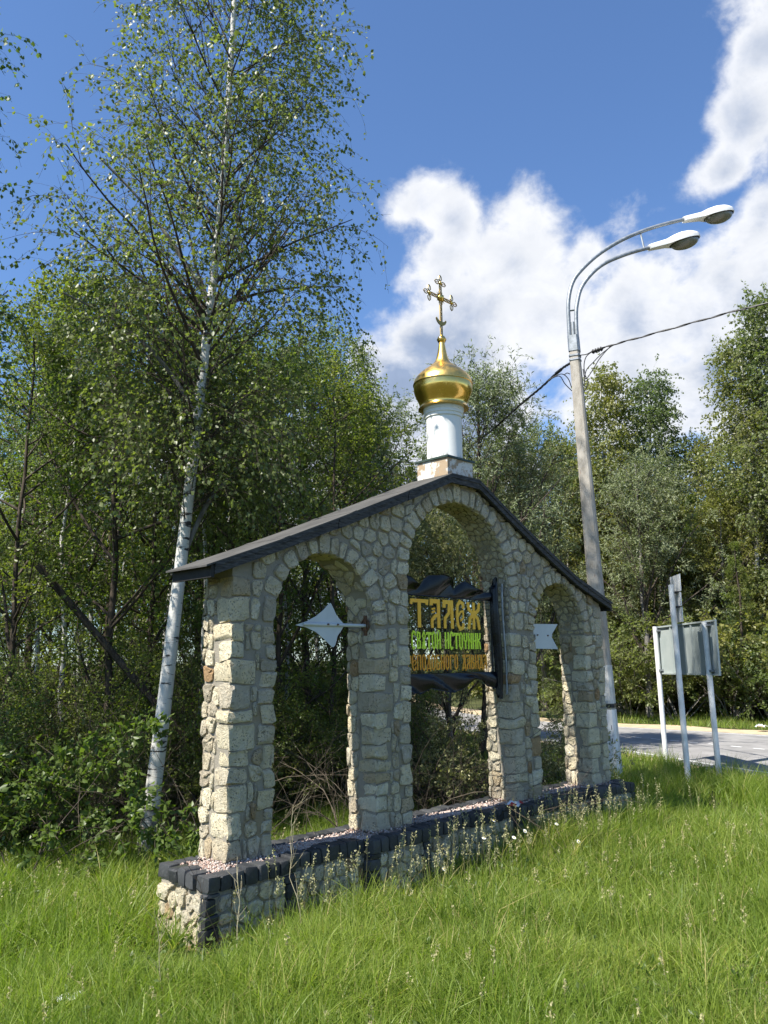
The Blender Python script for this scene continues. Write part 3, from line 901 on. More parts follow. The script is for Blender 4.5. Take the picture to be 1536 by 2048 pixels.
m_ = MB(); m_.lathe(dens(prof_lo[1:], 4), 72); cbuild(m_, 'dome_lower', MAT['gold'], deg=50)
m_ = MB(); m_.lathe(dens(prof_hi, 4), 72); dome = cbuild(m_, 'dome_upper', MAT['goldsatin'], deg=50)
m_ = MB(); m_.lathe([(.338, 5.132), (.343, 5.137), (.343, 5.145), (.338, 5.150)], 72); cbuild(m_, 'seam_ring', MAT['gold'])
m_ = MB(); m_.lathe([(.03, 5.64)] + [(.052 * math.sin(a) + .0, 5.695 - .05 * math.cos(a)) for a in np.linspace(.6, math.pi - .4, 14)] + [(.018, 5.755)], 32); cbuild(m_, 'finial_ball', MAT['gold'])
m_ = MB(); m_.lathe([(.052, 5.688), (.056, 5.692), (.056, 5.698), (.052, 5.702)], 32); cbuild(m_, 'finial_ring', MAT['gold'])
# cross (its own openwork)
cr = empty('ornate_cross', (0, 0, 0)); cr.parent = cup
def crb(m_, name, mt=MAT['goldworn'], smooth=False):
    cl(m_); o = m_.build(name, mt, cr)
    return autosmooth(o) if smooth else o
zc = 6.215; arm = .20; zt = 6.40
m_ = MB()
def lattice(m_, a, b):
    a = np.array(a); b = np.array(b); d = b - a; L = np.linalg.norm(d); d /= L
    nrm = np.array([-d[2], 0, d[0]])
    for s in (-1, 1): m_.tube([a + nrm * .0165 * s, b + nrm * .0165 * s], .0068, 5)
    k = max(2, int(L / .032)); 
    for i in range(k):
        p = a + d * L * i / k; q = a + d * L * (i + 1) / k
        m_.tube([p + nrm * .0165 * (1 if i % 2 else -1), q - nrm * .0165 * (1 if i % 2 else -1)], .005, 4)
        m_.tube([q - nrm * .0165, q + nrm * .0165], .0045, 4)
lattice(m_, (0, 0, 5.745), (0, 0, zt)); crb(m_, 'cross_upright')
m_ = MB(); lattice(m_, (-arm, 0, zc), (arm, 0, zc)); crb(m_, 'cross_bar')
def ball(c, r, name='boss'):
    m_ = MB(); m_.lathe([(r * math.sin(a), r * math.cos(a)) for a in np.linspace(math.pi, 0, 12)], 16, c); crb(m_, name, MAT['gold'], True)
ball((0, 0, zc), .043)
for ex, ez, ang in ((-arm, 0, math.pi), (arm, 0, 0), (0, zt - zc, math.pi / 2)):
    ball((ex, 0, zc + ez), .021)
    for da in (-math.pi / 2, 0, math.pi / 2):
        an = ang + da; d = np.array([math.cos(an), 0, math.sin(an)]); q = np.array([-d[2], 0, d[0]])
        c0 = np.array([ex, 0, zc + ez]) + d * .018
        m_ = MB()
        m_.tube([c0, c0 + d * .030 + q * .027, c0 + d * .062 + q * .020, c0 + d * .080, c0 + d * .062 - q * .020, c0 + d * .030 - q * .027, c0], .0062, 5)
        m_.tube([c0, c0 + d * .065], .0045, 4)
        crb(m_, 'trefoil_leaf')
m_ = MB()
for k in range(28):
    a = math.pi * 2 * k / 28
    if min(abs(math.sin(a)), abs(math.cos(a))) < .25: continue
    d = np.array([math.cos(a), 0, math.sin(a)]); r1 = .085 if k % 2 else .066
    m_.tube([np.array([0, 0, zc]) + d * .035, np.array([0, 0, zc]) + d * r1], [.007, .002], 4)
crb(m_, 'rays')
m_ = MB(); P = []
for a in np.linspace(math.radians(195), math.radians(345), 14): P.append((.095 * math.cos(a), 5.965 + .095 * math.sin(a)))
for a in np.linspace(math.radians(345), math.radians(195), 14)[1:-1]: P.append((.090 * math.cos(a), 5.985 + .068 * math.sin(a)))
m_.prism(P, -.006, .006); crb(m_, 'crescent')

# ------------------------------------------------------------------ arrow
arrow = empty('metal_arrow', (4.62, 5.64, 2.36), label='pale grey metal arrow pointing left through the left arch', cat='arrow')
def ab(m_, name, mt): m_.v = local(m_.v, arrow); o = m_.build(name, mt, arrow); return o
zr = 2.372
m_ = MB()
top = [(4.615, 2.357), (4.75, 2.395), (4.86, 2.445), (4.95, 2.505), (5.015, 2.565), (5.035, 2.57), (5.06, 2.535), (5.11, 2.455), (5.195, 2.385)]
bot = [(5.195, 2.355), (5.12, 2.27), (5.09, 2.185), (5.07, 2.168), (5.05, 2.168), (4.96, 2.235), (4.86, 2.30), (4.74, 2.34)]
m_.prism(top + bot, 5.636, 5.642); ab(m_, 'arrowhead', MAT['arrowpaint'])
m_ = MB(); m_.tube([(4.70, 5.63, 2.368), (5.52, 5.63, zr)], .017, 10); autosmooth(ab(m_, 'shaft', MAT['arrowpaint']))
m_ = MB(); m_.tube([(8.10, 5.60, 2.335), (8.62, 5.60, 2.325)], .016, 10); autosmooth(ab(m_, 'shaft', MAT['arrowpaint']))
m_ = MB(); m_.prism([(8.20, 2.46), (8.74, 2.47), (8.59, 2.335), (8.585, 2.318), (8.72, 2.165), (8.20, 2.17), (8.13, 2.32)][::-1], 5.575, 5.581); ab(m_, 'arrow_tail', MAT['arrowpaint'])
m_ = MB()
m_.tube([(5.47 + .0 * a, 5.63 + .05 * math.cos(a), 2.375 + .06 * math.sin(a)) for a in np.linspace(0, 2 * math.pi, 17)], .009, 6, False)
m_.box((5.472, 5.63, 2.372), (.012, .04, .19)); ab(m_, 'bracket', MAT['rust'])

for bx_, bz_ in ((4.98, 2.372), (5.10, 2.372)):
    m_ = MB(); m_.tube([(bx_, 5.600, bz_), (bx_, 5.636, bz_)], .009, 6); ab(m_, 'bolt', MAT['rust'])
for bx_, bz_ in ((8.28, 2.33), (8.50, 2.327)):
    m_ = MB(); m_.tube([(bx_, 5.560, bz_), (bx_, 5.60, bz_)], .009, 6); ab(m_, 'bolt', MAT['rust'])

# ------------------------------------------------------------------ the banner sign
YB_ = 5.66
ban = empty('scroll_sign', (6.7, YB_, 1.9), label='black scroll shaped wire mesh sign with orange and lime lettering in the middle arch', cat='sign')
def bb(m_, name, mt, **k): m_.v = local(m_.v, ban); return m_.build(name, mt, ban, **k)
m_ = MB()
BX0, BX1, BZ0, BZ1 = 5.975, 7.47, 1.90, 2.715
for i, x in enumerate(np.arange(BX0 + .01, BX1, .038)): m_.tube([(x, YB_ + .006, BZ0), (x, YB_ + .006, BZ1)], .0017, 4)
for i, z in enumerate(np.arange(BZ0 + .02, BZ1, .038)): m_.tube([(BX0, YB_ + .010, z), (BX1, YB_ + .010, z)], .0017, 4)
bb(m_, 'wire_mesh', MAT['wire'])
def sheet(name, top, bot, fold, m, thick=.006):
    nu, nv = 96, 18
    V = []
    for i in range(nu + 1):
        u = i / nu
        for j in range(nv + 1):
            v = j / nv
            a = np.array(top(u)); b = np.array(bot(u)); p = a * (1 - v) + b * v
            V.append((p[0], YB_ + fold(u, v), p[1]))
    F = [[i * (nv + 1) + j, (i + 1) * (nv + 1) + j, (i + 1) * (nv + 1) + j + 1, i * (nv + 1) + j + 1] for i in range(nu) for j in range(nv)]
    n = len(V); V2 = V + [(x, y + thick, z) for x, y, z in V]
    F2 = F + [[q + n for q in f[::-1]] for f in F]
    rim = [i * (nv + 1) for i in range(nu + 1)] + [nu * (nv + 1) + j for j in range(1, nv + 1)] + [i * (nv + 1) + nv for i in range(nu - 1, -1, -1)] + [j for j in range(nv - 1, 0, -1)]
    F2 += [[rim[i], rim[(i + 1) % len(rim)], rim[(i + 1) % len(rim)] + n, rim[i] + n] for i in range(len(rim))]
    o = obj(name, npmesh(name, local(V2, ban), F2, m, smooth=True), ban)
    return o
def topedge(u):
    x = BX0 + (7.56 - BX0) * u
    z = float(np.interp(x, [5.97, 6.12, 6.22, 6.30, 6.42, 6.62, 6.78, 6.83, 6.86, 6.98, 7.02, 7.16, 7.30, 7.45, 7.56], [2.93, 2.88, 2.80, 2.85, 2.93, 2.945, 2.905, 2.80, 2.83, 2.895, 2.90, 2.83, 2.795, 2.80, 2.81]))
    return (x, z)
def botedge(u):
    x = BX0 + (7.56 - BX0) * u; return (x, float(np.interp(x, [5.97, 7.5], [2.705, 2.70])))
def saw(q): q = q % 1; return q * q * (3 - 2 * q) if q < .75 else (1 - (q - .75) / .25) 
def fold1(u, v): return -.075 * (1 - v) ** .8 * saw(u * 3.1 + v * .55 + .3) - .012
def fold2(u, v): return -.07 * v ** .8 * saw(u * 2.9 - v * .75 + .2) - .012
sheet('upper_drape', topedge, botedge, fold1, MAT['drape'])
def t2(u): x = BX0 + (7.56 - BX0) * u; return (x, 1.912)
def b2(u):
    x = BX0 + (7.56 - BX0) * u
    return (x, float(np.interp(x, [5.97, 6.15, 6.25, 6.42, 6.62, 6.78, 6.95, 7.10, 7.2, 7.35, 7.50, 7.56], [1.68, 1.72, 1.70, 1.755, 1.715, 1.70, 1.74, 1.83, 1.84, 1.76, 1.73, 1.74])))
sheet('lower_drape', t2, b2, fold2, MAT['drape'])
# rolled right edge
nu, nv = 40, 16
V = []
for i in range(nu + 1):
    s = i / nu
    z = 1.64 + (2.93 - 1.64) * s
    bow = .014 * math.sin(math.pi * s * 2) + .02 * (1 - s)
    for j in range(nv + 1):
        a = math.radians(-200 + 300 * j / nv); r = .048 + .014 * math.sin(math.pi * s) - .02 * (j / nv)
        tip = .0 if i not in (0, nu) else 0
        V.append((7.535 + r * math.cos(a) * .9 + bow, YB_ - .035 + r * math.sin(a), z + (.05 * math.cos(a) if s > .96 else (-.03 * math.cos(a * .7) if s < .04 else 0))))
F = [[i * (nv + 1) + j, (i + 1) * (nv + 1) + j, (i + 1) * (nv + 1) + j + 1, i * (nv + 1) + j + 1] for i in range(nu) for j in range(nv)]
obj('side_roll', npmesh('side_roll', local(V, ban), F, MAT['drape'], smooth=True), ban)
m_ = MB(); m_.tube([(7.615 + .012 * math.sin(math.pi * s * 2) + .016 * (1 - s), YB_ - .085, 1.66 + 1.24 * s) for s in np.linspace(0, 1, 16)], .011, 8)
autosmooth(bb(m_, 'roll_edge', MAT['steel']))
m_ = MB(); m_.tube([(7.495, YB_, 1.72), (7.50, YB_, 2.86)], .013, 6)
for z in (1.905, 2.708): m_.tube([(BX0, YB_ + .012, z), (7.5, YB_ + .012, z)], .008, 6)
m_.tube([(5.985, YB_, 1.72), (5.985, YB_, 2.9)], .010, 6)
bb(m_, 'frame', MAT['wire'])
# letters: strokes as (points, width factor)
V1, H1, D1 = 1.0, .62, .8
GL = {
 'Т': [([(0, .80), (.03, .93), (1, .93), (.97, .80)], .9), ([(.50, .93), (.50, 0)], 1.15)],
 'А': [([(.10, .80), (.10, .95), (.82, .95), (.82, 0)], 1.1), ([(.82, .50), (.46, .42), (.16, .28), (.16, 0)], .9), ([(.12, .66), (.46, .70)], .5), ([(.12, .54), (.46, .60)], .5)],
 'Л': [([(.08, .74), (.08, .95), (.84, .95), (.88, 0)], 1.1), ([(.60, .93), (.52, .55), (.16, .36), (.14, 0)], .9)],
 'Є': [([(.88, .74), (.82, .93), (.45, 1.0), (.16, .85), (.10, .5), (.16, .16), (.42, 0), (.80, .05), (.86, .22)], .9), ([(.14, .42), (.5, .62), (.82, .66), (.84, .40), (.5, .30)], .55)],
 'Ж': [([(.50, 1), (.50, 0)], .95), ([(.06, 1), (.12, .74), (.46, .56), (.20, .40), (.08, .0)], .95), ([(.94, 1), (.88, .74), (.54, .56), (.80, .40), (.92, 0)], .95)],
 'С': [([(.85, .76), (.78, .95), (.45, 1.0), (.18, .84), (.14, .5), (.16, .18), (.40, .0), (.82, .10)], 1)],
 'В': [([(.18, 0), (.18, .95), (.72, .90), (.76, .62), (.25, .52)], .95), ([(.25, .52), (.82, .42), (.80, .06), (.18, .03)], .95)],
 'Ѧ': [([(.5, 1.05), (.18, .72), (.5, .48), (.82, .72), (.5, 1.05)], .7), ([(.5, .48), (.12, 0)], .9), ([(.5, .48), (.88, 0)], .9), ([(.5, .48), (.5, 0)], .9), ([(.14, .36), (.86, .36)], .6)],
 'О': [([(.5, 1), (.18, .85), (.16, .15), (.5, 0), (.84, .15), (.82, .85), (.5, 1)], .9)],
 'Й': [([(.16, 1), (.16, 0)], 1), ([(.84, 1), (.84, 0)], 1), ([(.16, .42), (.84, .60)], .6), ([(.34, 1.10), (.5, 1.03), (.66, 1.10)], .5)],
 'И': [([(.16, 1), (.16, 0)], 1), ([(.84, 1), (.84, 0)], 1), ([(.16, .42), (.84, .60)], .6)],
 'Н': [([(.16, 1), (.16, 0)], 1), ([(.84, 1), (.84, 0)], 1), ([(.16, .68), (.84, .34)], .6)],
 'Ч': [([(.14, 1), (.18, .56), (.5, .42), (.82, .56), (.86, 1)], .95), ([(.5, .44), (.5, 0)], 1)],
 'К': [([(.16, 1), (.16, 0)], 1), ([(.84, 1), (.78, .66), (.24, .52), (.70, .42), (.88, 0)], .85)],
 'П': [([(.14, 0), (.14, .94), (.86, .94), (.86, 0)], 1)],
 'Р': [([(.18, -.06), (.18, .94), (.80, .88), (.82, .50), (.22, .42)], 1)],
 'Д': [([(.22, .80), (.26, .95), (.72, .95), (.78, .10)], .95), ([(.56, .92), (.42, .45), (.22, .30), (.20, .10)], .75), ([(.06, -.10), (.06, .08), (.94, .08), (.94, -.10)], .7)],
 'Б': [([(.82, .94), (.18, .94), (.18, .03), (.80, .05), (.84, .46), (.2, .54)], .95)],
 'Г': [([(.16, 0), (.16, .94), (.86, .94), (.86, .78)], 1)],
}
GL['Е'] = GL['Є']
def letter(ch, x, z, wd, hg, sw, m, yo):
    m_ = MB()
    for si, (pts, wf) in enumerate(GL[ch]):
        hw = sw * wf / 2
        P = np.array([(x + u * wd, z + v * hg) for u, v in pts]); n = len(P)
        L = []; Rr = []
        for i in range(n):
            a = P[i] - P[i - 1] if i else None; b = P[i + 1] - P[i] if i < n - 1 else None
            a = a / np.linalg.norm(a) if a is not None else b / np.linalg.norm(b)
            b = b / np.linalg.norm(b) if b is not None else a
            t = a + b; t = t / (np.linalg.norm(t) + 1e-6); nn = np.array([-t[1], t[0]]); s = hw / max(abs(nn @ np.array([-b[1], b[0]])), .55)
            L.append(P[i] + nn * s); Rr.append(P[i] - nn * s)
        y0 = yo - .0006 * si; y1 = yo + .008
        V = [(q[0], y0, q[1]) for q in L] + [(q[0], y0, q[1]) for q in Rr] + [(q[0], y1, q[1]) for q in L] + [(q[0], y1, q[1]) for q in Rr]
        F = []
        for i in range(n - 1):
            F += [[i, i + n, i + n + 1, i + 1], [i + 2 * n, i + 1 + 2 * n, i + n + 1 + 2 * n, i + n + 2 * n], [i, i + 1, i + 1 + 2 * n, i + 2 * n], [i + n, i + 3 * n, i + 3 * n + 1, i + n + 1]]
        F += [[0, 2 * n, 3 * n, n], [n - 1, 2 * n - 1, 4 * n - 1, 3 * n - 1]]
        m_.add(V, F)
    bb(m_, 'letter', m)
x = 6.145
for ch, wd, gap in (('Т', .25, .050), ('А', .160, .050), ('Л', .165, .050), ('Є', .140, .050), ('Ж', .225, 0)):
    letter(ch, x, 2.375, wd, .295, .041, MAT['orange'], YB_ - .012); x += wd + gap
def line(txt, x0, x1, z, hg, sw, m, space=.7):
    n = sum(space if c == ' ' else 1 for c in txt); st = (x1 - x0) / n; x = x0
    for c in txt:
        if c != ' ': letter(c, x + st * .08, z, st * .84, hg, sw, m, YB_ - .010)
        x += st * (space if c == ' ' else 1)
line('СВѦТОЙ ИСТОЧНИК', 6.14, 7.29, 2.160, .175, .018, MAT['lime'])
line('ПРЕПОДОБНОГО ДАВИДА', 5.995, 7.39, 1.945, .155, .0155, MAT['darkorange'], .8)

# leaflet and red flowers lying on the plinth
lf = empty('paper_leaflet', (7.42, 5.40, HB + .012), .5, label='white paper leaflet with dark red corners lying on the plinth under the sign', cat='leaflet')
m_ = MB(); m_.add([(-.11, -.07, 0.004), (.12, -.08, .012), (.13, .05, .028), (-.02, .06, .010), (-.12, .07, .030), (-.11, -.07, .001), (.12, -.08, .009), (.13, .05, .025), (-.02, .06, .007), (-.12, .07, .027)],
    [[0, 1, 2, 3], [0, 3, 4], [5, 8, 7, 6], [5, 9, 8], [0, 5, 6, 1], [1, 6, 7, 2], [2, 7, 8, 3], [3, 8, 9, 4], [4, 9, 5, 0]]); m_.build('sheet', MAT['paper'], lf)
m_ = MB(); m_.add([(-.16, -.03, .016), (-.10, -.06, .022), (-.11, .00, .050), (-.17, .03, .02), (.01, -.11, .018), (.07, -.10, .02), (.06, -.06, .050), (.0, -.07, .02)],
    [[0, 1, 2], [0, 2, 3], [0, 3, 1], [1, 3, 2], [4, 5, 6], [4, 6, 7], [4, 7, 5], [5, 7, 6]]); m_.build('red_fold', MAT['red'], lf)

# ------------------------------------------------------------------ street lamp
LX, LY = 12.72, 7.20
lamp = empty('street_lamp', (LX, LY, 0), label='tall concrete street lamp with two white lantern heads behind the arcade', cat='street lamp')
def lb(m_, name, mt, parent=lamp, sm=True, root=lamp):
    o = m_.build(name, mt, parent)
    return autosmooth(o) if sm else o
def polesec(z):  # trapezoid pole, half widths
    t = z / 7.75
    return .165 * (1 - t) + .095 * t
def pole_piece(z0, z1, grow=0, n=6, rot=.35):
    m_ = MB(); V = []; F = []
    for i in range(n + 1):
        z = z0 + (z1 - z0) * i / n; h = polesec(z) + grow
        lean = (-.022 * z, .0195 * z)
        for j in range(8):
            a = rot + (j // 2) * math.pi / 2 + (-.62 if j % 2 == 0 else .62)
            V.append((lean[0] + h * 1.12 * math.cos(a), lean[1] + h * 1.12 * math.sin(a), z))
    for i in range(n):
        for j in range(8): F.append([i * 8 + j, i * 8 + (j + 1) % 8, (i + 1) * 8 + (j + 1) % 8, (i + 1) * 8 + j])
    F += [list(range(8))[::-1], list(range(n * 8, n * 8 + 8))]
    m_.add(V, F); return m_
lb(pole_piece(0.02, 7.72), 'pole', MAT['concrete'], sm=False)
lb(pole_piece(-.1, 1.22, .004), 'white_painted_base', MAT['white'], sm=False)
lb(pole_piece(1.25, 1.31, .007), 'black_band', MAT['black'], sm=False)
lb(pole_piece(1.32, 1.95, .006), 'paper_notices', MAT['whitegrime'], sm=False)
lb(pole_piece(7.60, 7.90, .012), 'steel_collar', MAT['steel'], sm=False)
for z in (7.42, 7.50): lb(pole_piece(z, z + .03, .012), 'clamp_band', MAT['steel'], sm=False)
for z in (.72, .93):   # number marks
    m_ = MB(); m_.box((-.100, -.105, z), (.05, .05, .07), Matrix.Rotation(-.785, 3, 'Z')); lb(m_, 'painted_mark', MAT['black'], sm=False)
dx, dy = math.cos(math.radians(-35)), math.sin(math.radians(-35))
def armpts(P, off):
    P = dens(P, 6)
    return [(dx * s - dy * off - .14, dy * s + dx * off + .13, z) for s, z in P]
A1 = [(-.10, 7.66), (-.10, 8.2), (-.08, 8.62), (.02, 8.98), (.22, 9.26), (.60, 9.62), (1.14, 9.98), (1.78, 10.28), (2.50, 10.53)]
A2 = [(.02, 7.66), (.02, 8.2), (.06, 8.55), (.20, 8.93), (.58, 9.34), (1.11, 9.62), (1.66, 9.82)]
OFF = .03
for P, o_, r in ((A1, OFF, .036), (A2, -OFF, .036)):
    m_ = MB(); m_.tube(armpts(P, o_), r, 10); lb(m_, 'bracket_arm', MAT['steel'])
def pt1(s, z, o_): return (dx * s - dy * o_ - .14, dy * s + dx * o_ + .13, z)
m_ = MB(); m_.tube([pt1(-.09, 8.42, OFF), pt1(.04, 8.42, -OFF)], .02, 6); lb(m_, 'cross_brace', MAT['steel'])
m_ = MB(); m_.tube([pt1(1.48, 10.14, OFF), pt1(1.50, 9.76, -OFF)], .018, 6); lb(m_, 'cross_brace', MAT['steel'])
m_ = MB(); m_.tube([pt1(-.04, 7.8, 0), pt1(-.04, 8.18, 0)], .035, 8); lb(m_, 'stub_tube', MAT['steel'])
def lantern(s0, z0, slope, o_):
    L = empty('lantern_head', (0, 0, 0)); L.parent = lamp
    L.location = pt1(s0, z0, o_); L.rotation_euler = Matrix(((dx * math.cos(slope), -dy, -dx * math.sin(slope)), (dy * math.cos(slope), dx, -dy * math.sin(slope)), (math.sin(slope), 0, math.cos(slope)))).to_euler()
    L.scale = (1.12, 1.2, 1.2)
    # housing: neck then oval hood
    nu, nv = 22, 16; V = []
    for i in range(nu + 1):
        t = i / nu; x = t * 1.0
        wd = float(np.interp(t, [0, .08, .36, .48, .62, .78, .90, .97, 1], [.055, .062, .085, .135, .170, .175, .145, .085, .01]))
        hg = float(np.interp(t, [0, .1, .36, .5, .65, .8, .92, 1], [.045, .055, .070, .105, .125, .115, .075, .01]))
        for j in range(nv + 1):
            a = math.pi * j / nv
            V.append((x, wd * math.cos(a), .0 + hg * math.sin(a) ** .8))
        V.append((x, -wd, -.035)); V.append((x, wd, -.035))
    k = nv + 3
    F = [[i * k + j, (i + 1) * k + j, (i + 1) * k + (j + 1) % k, i * k + (j + 1) % k] for i in range(nu) for j in range(k)]
    F += [list(range(k)), list(range(nu * k, nu * k + k))[::-1]]
    m_ = MB(); m_.add(V, F); autosmooth(m_.build('housing', MAT['lampwhite'], L), 50)
    # bowl
    V = []; n = 26; rings = 6
    for i in range(rings + 1):
        ph = math.pi / 2 * i / rings
        for j in range(n):
            a = 2 * math.pi * j / n
            V.append((.70 + .265 * math.cos(a) * math.cos(ph), .160 * math.sin(a) * math.cos(ph), -.036 - .115 * math.sin(ph)))
    F = [[i * n + j, i * n + (j + 1) % n, (i + 1) * n + (j + 1) % n, (i + 1) * n + j] for i in range(rings) for j in range(n)]
    m_ = MB(); m_.add(V, F); m_.build('glass_bowl', MAT['lampglass'], L, smooth=True)
    m_ = MB(); m_.tube([(.70 + .275 * math.cos(a), .168 * math.sin(a), -.038) for a in np.linspace(0, 2 * math.pi, 29)], .009, 5, False); m_.build('bowl_rim', MAT['black'], L)
lantern(2.42, 10.50, math.radians(14), OFF)
lantern(1.60, 9.80, math.radians(17), -OFF)

# overhead cables
def sag(a, b, s, n=24):
    a = np.array(a, float); b = np.array(b, float)
    return [a + (b - a) * t + np.array([0, 0, -s * 4 * t * (1 - t)]) for t in np.linspace(0, 1, n)]
m_ = MB()
main = [at(px, py, D) for px, py, D in ((1158, 713, 14.5), (1186, 703, 14.38), (1225, 690, 14.25), (1290, 672, 14.02), (1380, 647, 13.75), (1470, 622, 13.48), (1536, 605, 13.33))]
d_ = main[-1] - main[-3]; main += [main[-1] + d_ * 1.5 + np.array([0, 0, .10]), main[-1] + d_ * 5 + np.array([0, 0, .8]), main[-1] + d_ * 12 + np.array([0, 0, 3.2])]
main = [np.array(p) for p in refine3(main, 9)]
for k in range(3):
    a_ = 10 if k else 0
    m_.tube([p + np.array([.008 * math.cos(i * .9 + k * 2.1), 0, .010 * math.sin(i * .9 + k * 2.1)]) for i, p in enumerate(main[a_:])], .010, 5)
c1, c2 = at(1184, 704, 14.38), at(1205, 697, 14.3); m_.tube([c1, c2], .030, 7)
for k in range(4): 
    q_ = c1 + (c2 - c1) * (k + .5) / 4; m_.tube([q_ - (c2 - c1) * .03, q_ + (c2 - c1) * .03], .045, 7)
for P_ in (((1228, 689), (1205, 706), (1187, 724), (1172, 742), (1168, 772)), ((1222, 691), (1200, 716), (1184, 742), (1171, 758), (1166, 738)), ((1183, 704), (1172, 714), (1168, 732), (1171, 752), (1176, 764), (1168, 785))):
    m_.tube([np.array(p) for p in refine3([at(px, py, 14.33) for px, py in P_], 5)], .009, 5)
m_.build('overhead_cable', MAT['cable'], label='twisted black overhead cable running from the lamp post towards the right edge', cat='cable')
m_ = MB()
main2 = [at(px, py, D) for px, py, D in ((1140, 727, 14.6), (1119, 741, 15.1), (1081, 776, 16.0), (1040, 810, 17.1), (964, 876, 19.5), (860, 945, 24), (780, 985, 30))]
main2 = [np.array(p) for p in refine3(main2, 9)]
for k in range(3):
    m_.tube([p + np.array([.012 * math.cos(i * 1.0 + k * 2.1), 0, .018 * math.sin(i * 1.0 + k * 2.1)]) for i, p in enumerate(main2)], .011, 5)
c1, c2 = at(1122, 739, 15.0), at(1112, 747, 15.2); m_.tube([c1, c2], .032, 7)
for P_ in (((1100, 758), (1122, 748), (1136, 757), (1143, 775)), ((1095, 762), (1118, 752), (1130, 768), (1144, 782)), ((1140, 748), (1134, 746), (1128, 750))):
    m_.tube([np.array(p) for p in refine3([at(px, py, 14.75) for px, py in P_], 5)], .009, 5)
m_.build('overhead_cable', MAT['cable'], label='twisted black overhead cable running from the lamp post back behind the gilded dome', cat='cable')

# ------------------------------------------------------------------ road signs seen from behind
def vpost(x, y, z1, r=.045, lean=(0, 0)):
    m_ = MB(); m_.tube([(0, 0, -.1), (lean[0], lean[1], z1)], r, 14); return m_
rs = empty('road_sign', (13.95, 6.10, 0), label='wide grey sign panel on two white posts seen from the back', cat='road sign')
pA = np.array([14.00, 5.87]); pB = np.array([15.86, 7.90]); dA = (pB - pA) / np.linalg.norm(pB - pA); LN = np.linalg.norm(pB - pA)
nA = np.array([dA[1], -dA[0]])   # away from the camera side
def sp(s, n_, z): q = pA + dA * s + nA * n_; return (q[0], q[1], z)
def sb(m_, name, mt, sm=False):
    m_.v = local(m_.v, rs); o = m_.build(name, mt, rs); return autosmooth(o) if sm else o
def sbox(s0, s1, n0, n1, z0, z1, name, mt):
    m_ = MB(); V = [sp(s, n_, z) for s in (s0, s1) for n_ in (n0, n1) for z in (z0, z1)]
    m_.add(V, [[0, 1, 3, 2], [4, 6, 7, 5], [0, 4, 5, 1], [2, 3, 7, 6], [0, 2, 6, 4], [1, 5, 7, 3]]); return sb(m_, name, mt)
ZP0, ZP1 = 1.75, 2.70
sbox(0, LN, .10, .104, ZP0, ZP1, 'sign_panel', MAT['panelback'])
for z0_ in (ZP0, ZP1 - .03): sbox(0, LN, .065, .099, z0_, z0_ + .03, 'panel_rail', MAT['panelback'])
for s_ in (0, LN - .03): sbox(s_, s_ + .03, .07, .098, ZP0 + .031, ZP1 - .031, 'panel_rail', MAT['panelback'])
for s_ in (.55, 1.0, 1.35, 1.95): sbox(s_, s_ + .05, .075, .098, ZP0 + .032, ZP1 - .032, 'panel_rib', MAT['panelback'])
for s_, top in ((.30, 2.68), (LN - .17, 2.70)):
    q = sp(s_, .02, 0); m_ = MB(); m_.tube([(q[0] + (.08 if s_ < 1 else .06), q[1], -.1), (q[0], q[1], top)], .048, 14); sb(m_, 'post', MAT['white'], True)
    for z0_ in (ZP0 + .06, ZP1 - .10): sbox(s_ - .09, s_ + .09, .02, .099, z0_, z0_ + .035, 'clamp', MAT['steel'])
rs2 = empty('road_sign', (13.52, 6.27, 0), label='tall narrow signpost with plates seen edge on in front of the grey panel', cat='road sign')
m_ = MB(); m_.tube([(0, 0, -.1), (-.02, .03, 3.30)], .047, 14); autosmooth(m_.build('post', MAT['white'], rs2))
ea = math.radians(40)
for z0_, z1_, wd in ((3.18, 3.47, .62), (2.93, 3.16, .55), (2.66, 2.91, .58)):
    m_ = MB(); Rm = Matrix.Rotation(ea, 3, 'Z')
    m_.box((.09 + .06 * math.cos(ea), -.02 + .06 * math.sin(ea), (z0_ + z1_) / 2), (wd, .012, z1_ - z0_), Rm); m_.build('sign_plate', MAT['white'], rs2)
for z0_ in (3.17, 2.92):
    m_ = MB(); m_.box((.06, -.01, z0_), (.20, .05, .03), Matrix.Rotation(ea, 3, 'Z')); m_.build('clamp', MAT['black'], rs2)

# ------------------------------------------------------------------ vegetation generators
def unit(v): return v / (np.linalg.norm(v, axis=-1, keepdims=True) + 1e-9)
def tubes(P, R, ns):
    """P (N,K,3), R (N,K) -> V, F (quads)"""
    N, K, _ = P.shape
    T = np.gradient(P, axis=1); T = unit(T)
    ref = np.where(np.abs(T[..., 2:3]) < .9, np.array([0, 0, 1.]), np.array([1., 0, 0]))
    A = unit(np.cross(T, ref)); B = np.cross(T, A)
    an = np.arange(ns) * 2 * np.pi / ns
    V = P[:, :, None] + R[:, :, None, None] * (A[:, :, None] * np.cos(an)[:, None] + B[:, :, None] * np.sin(an)[:, None])
    idx = np.arange(N * K * ns).reshape(N, K, ns)
    a = idx[:, :-1]; b = np.roll(a, -1, 2); c = idx[:, 1:]; d = np.roll(c, -1, 2)
    F = np.stack([a, b, d, c], -1).reshape(-1, 4)
    return V.reshape(-1, 3), F
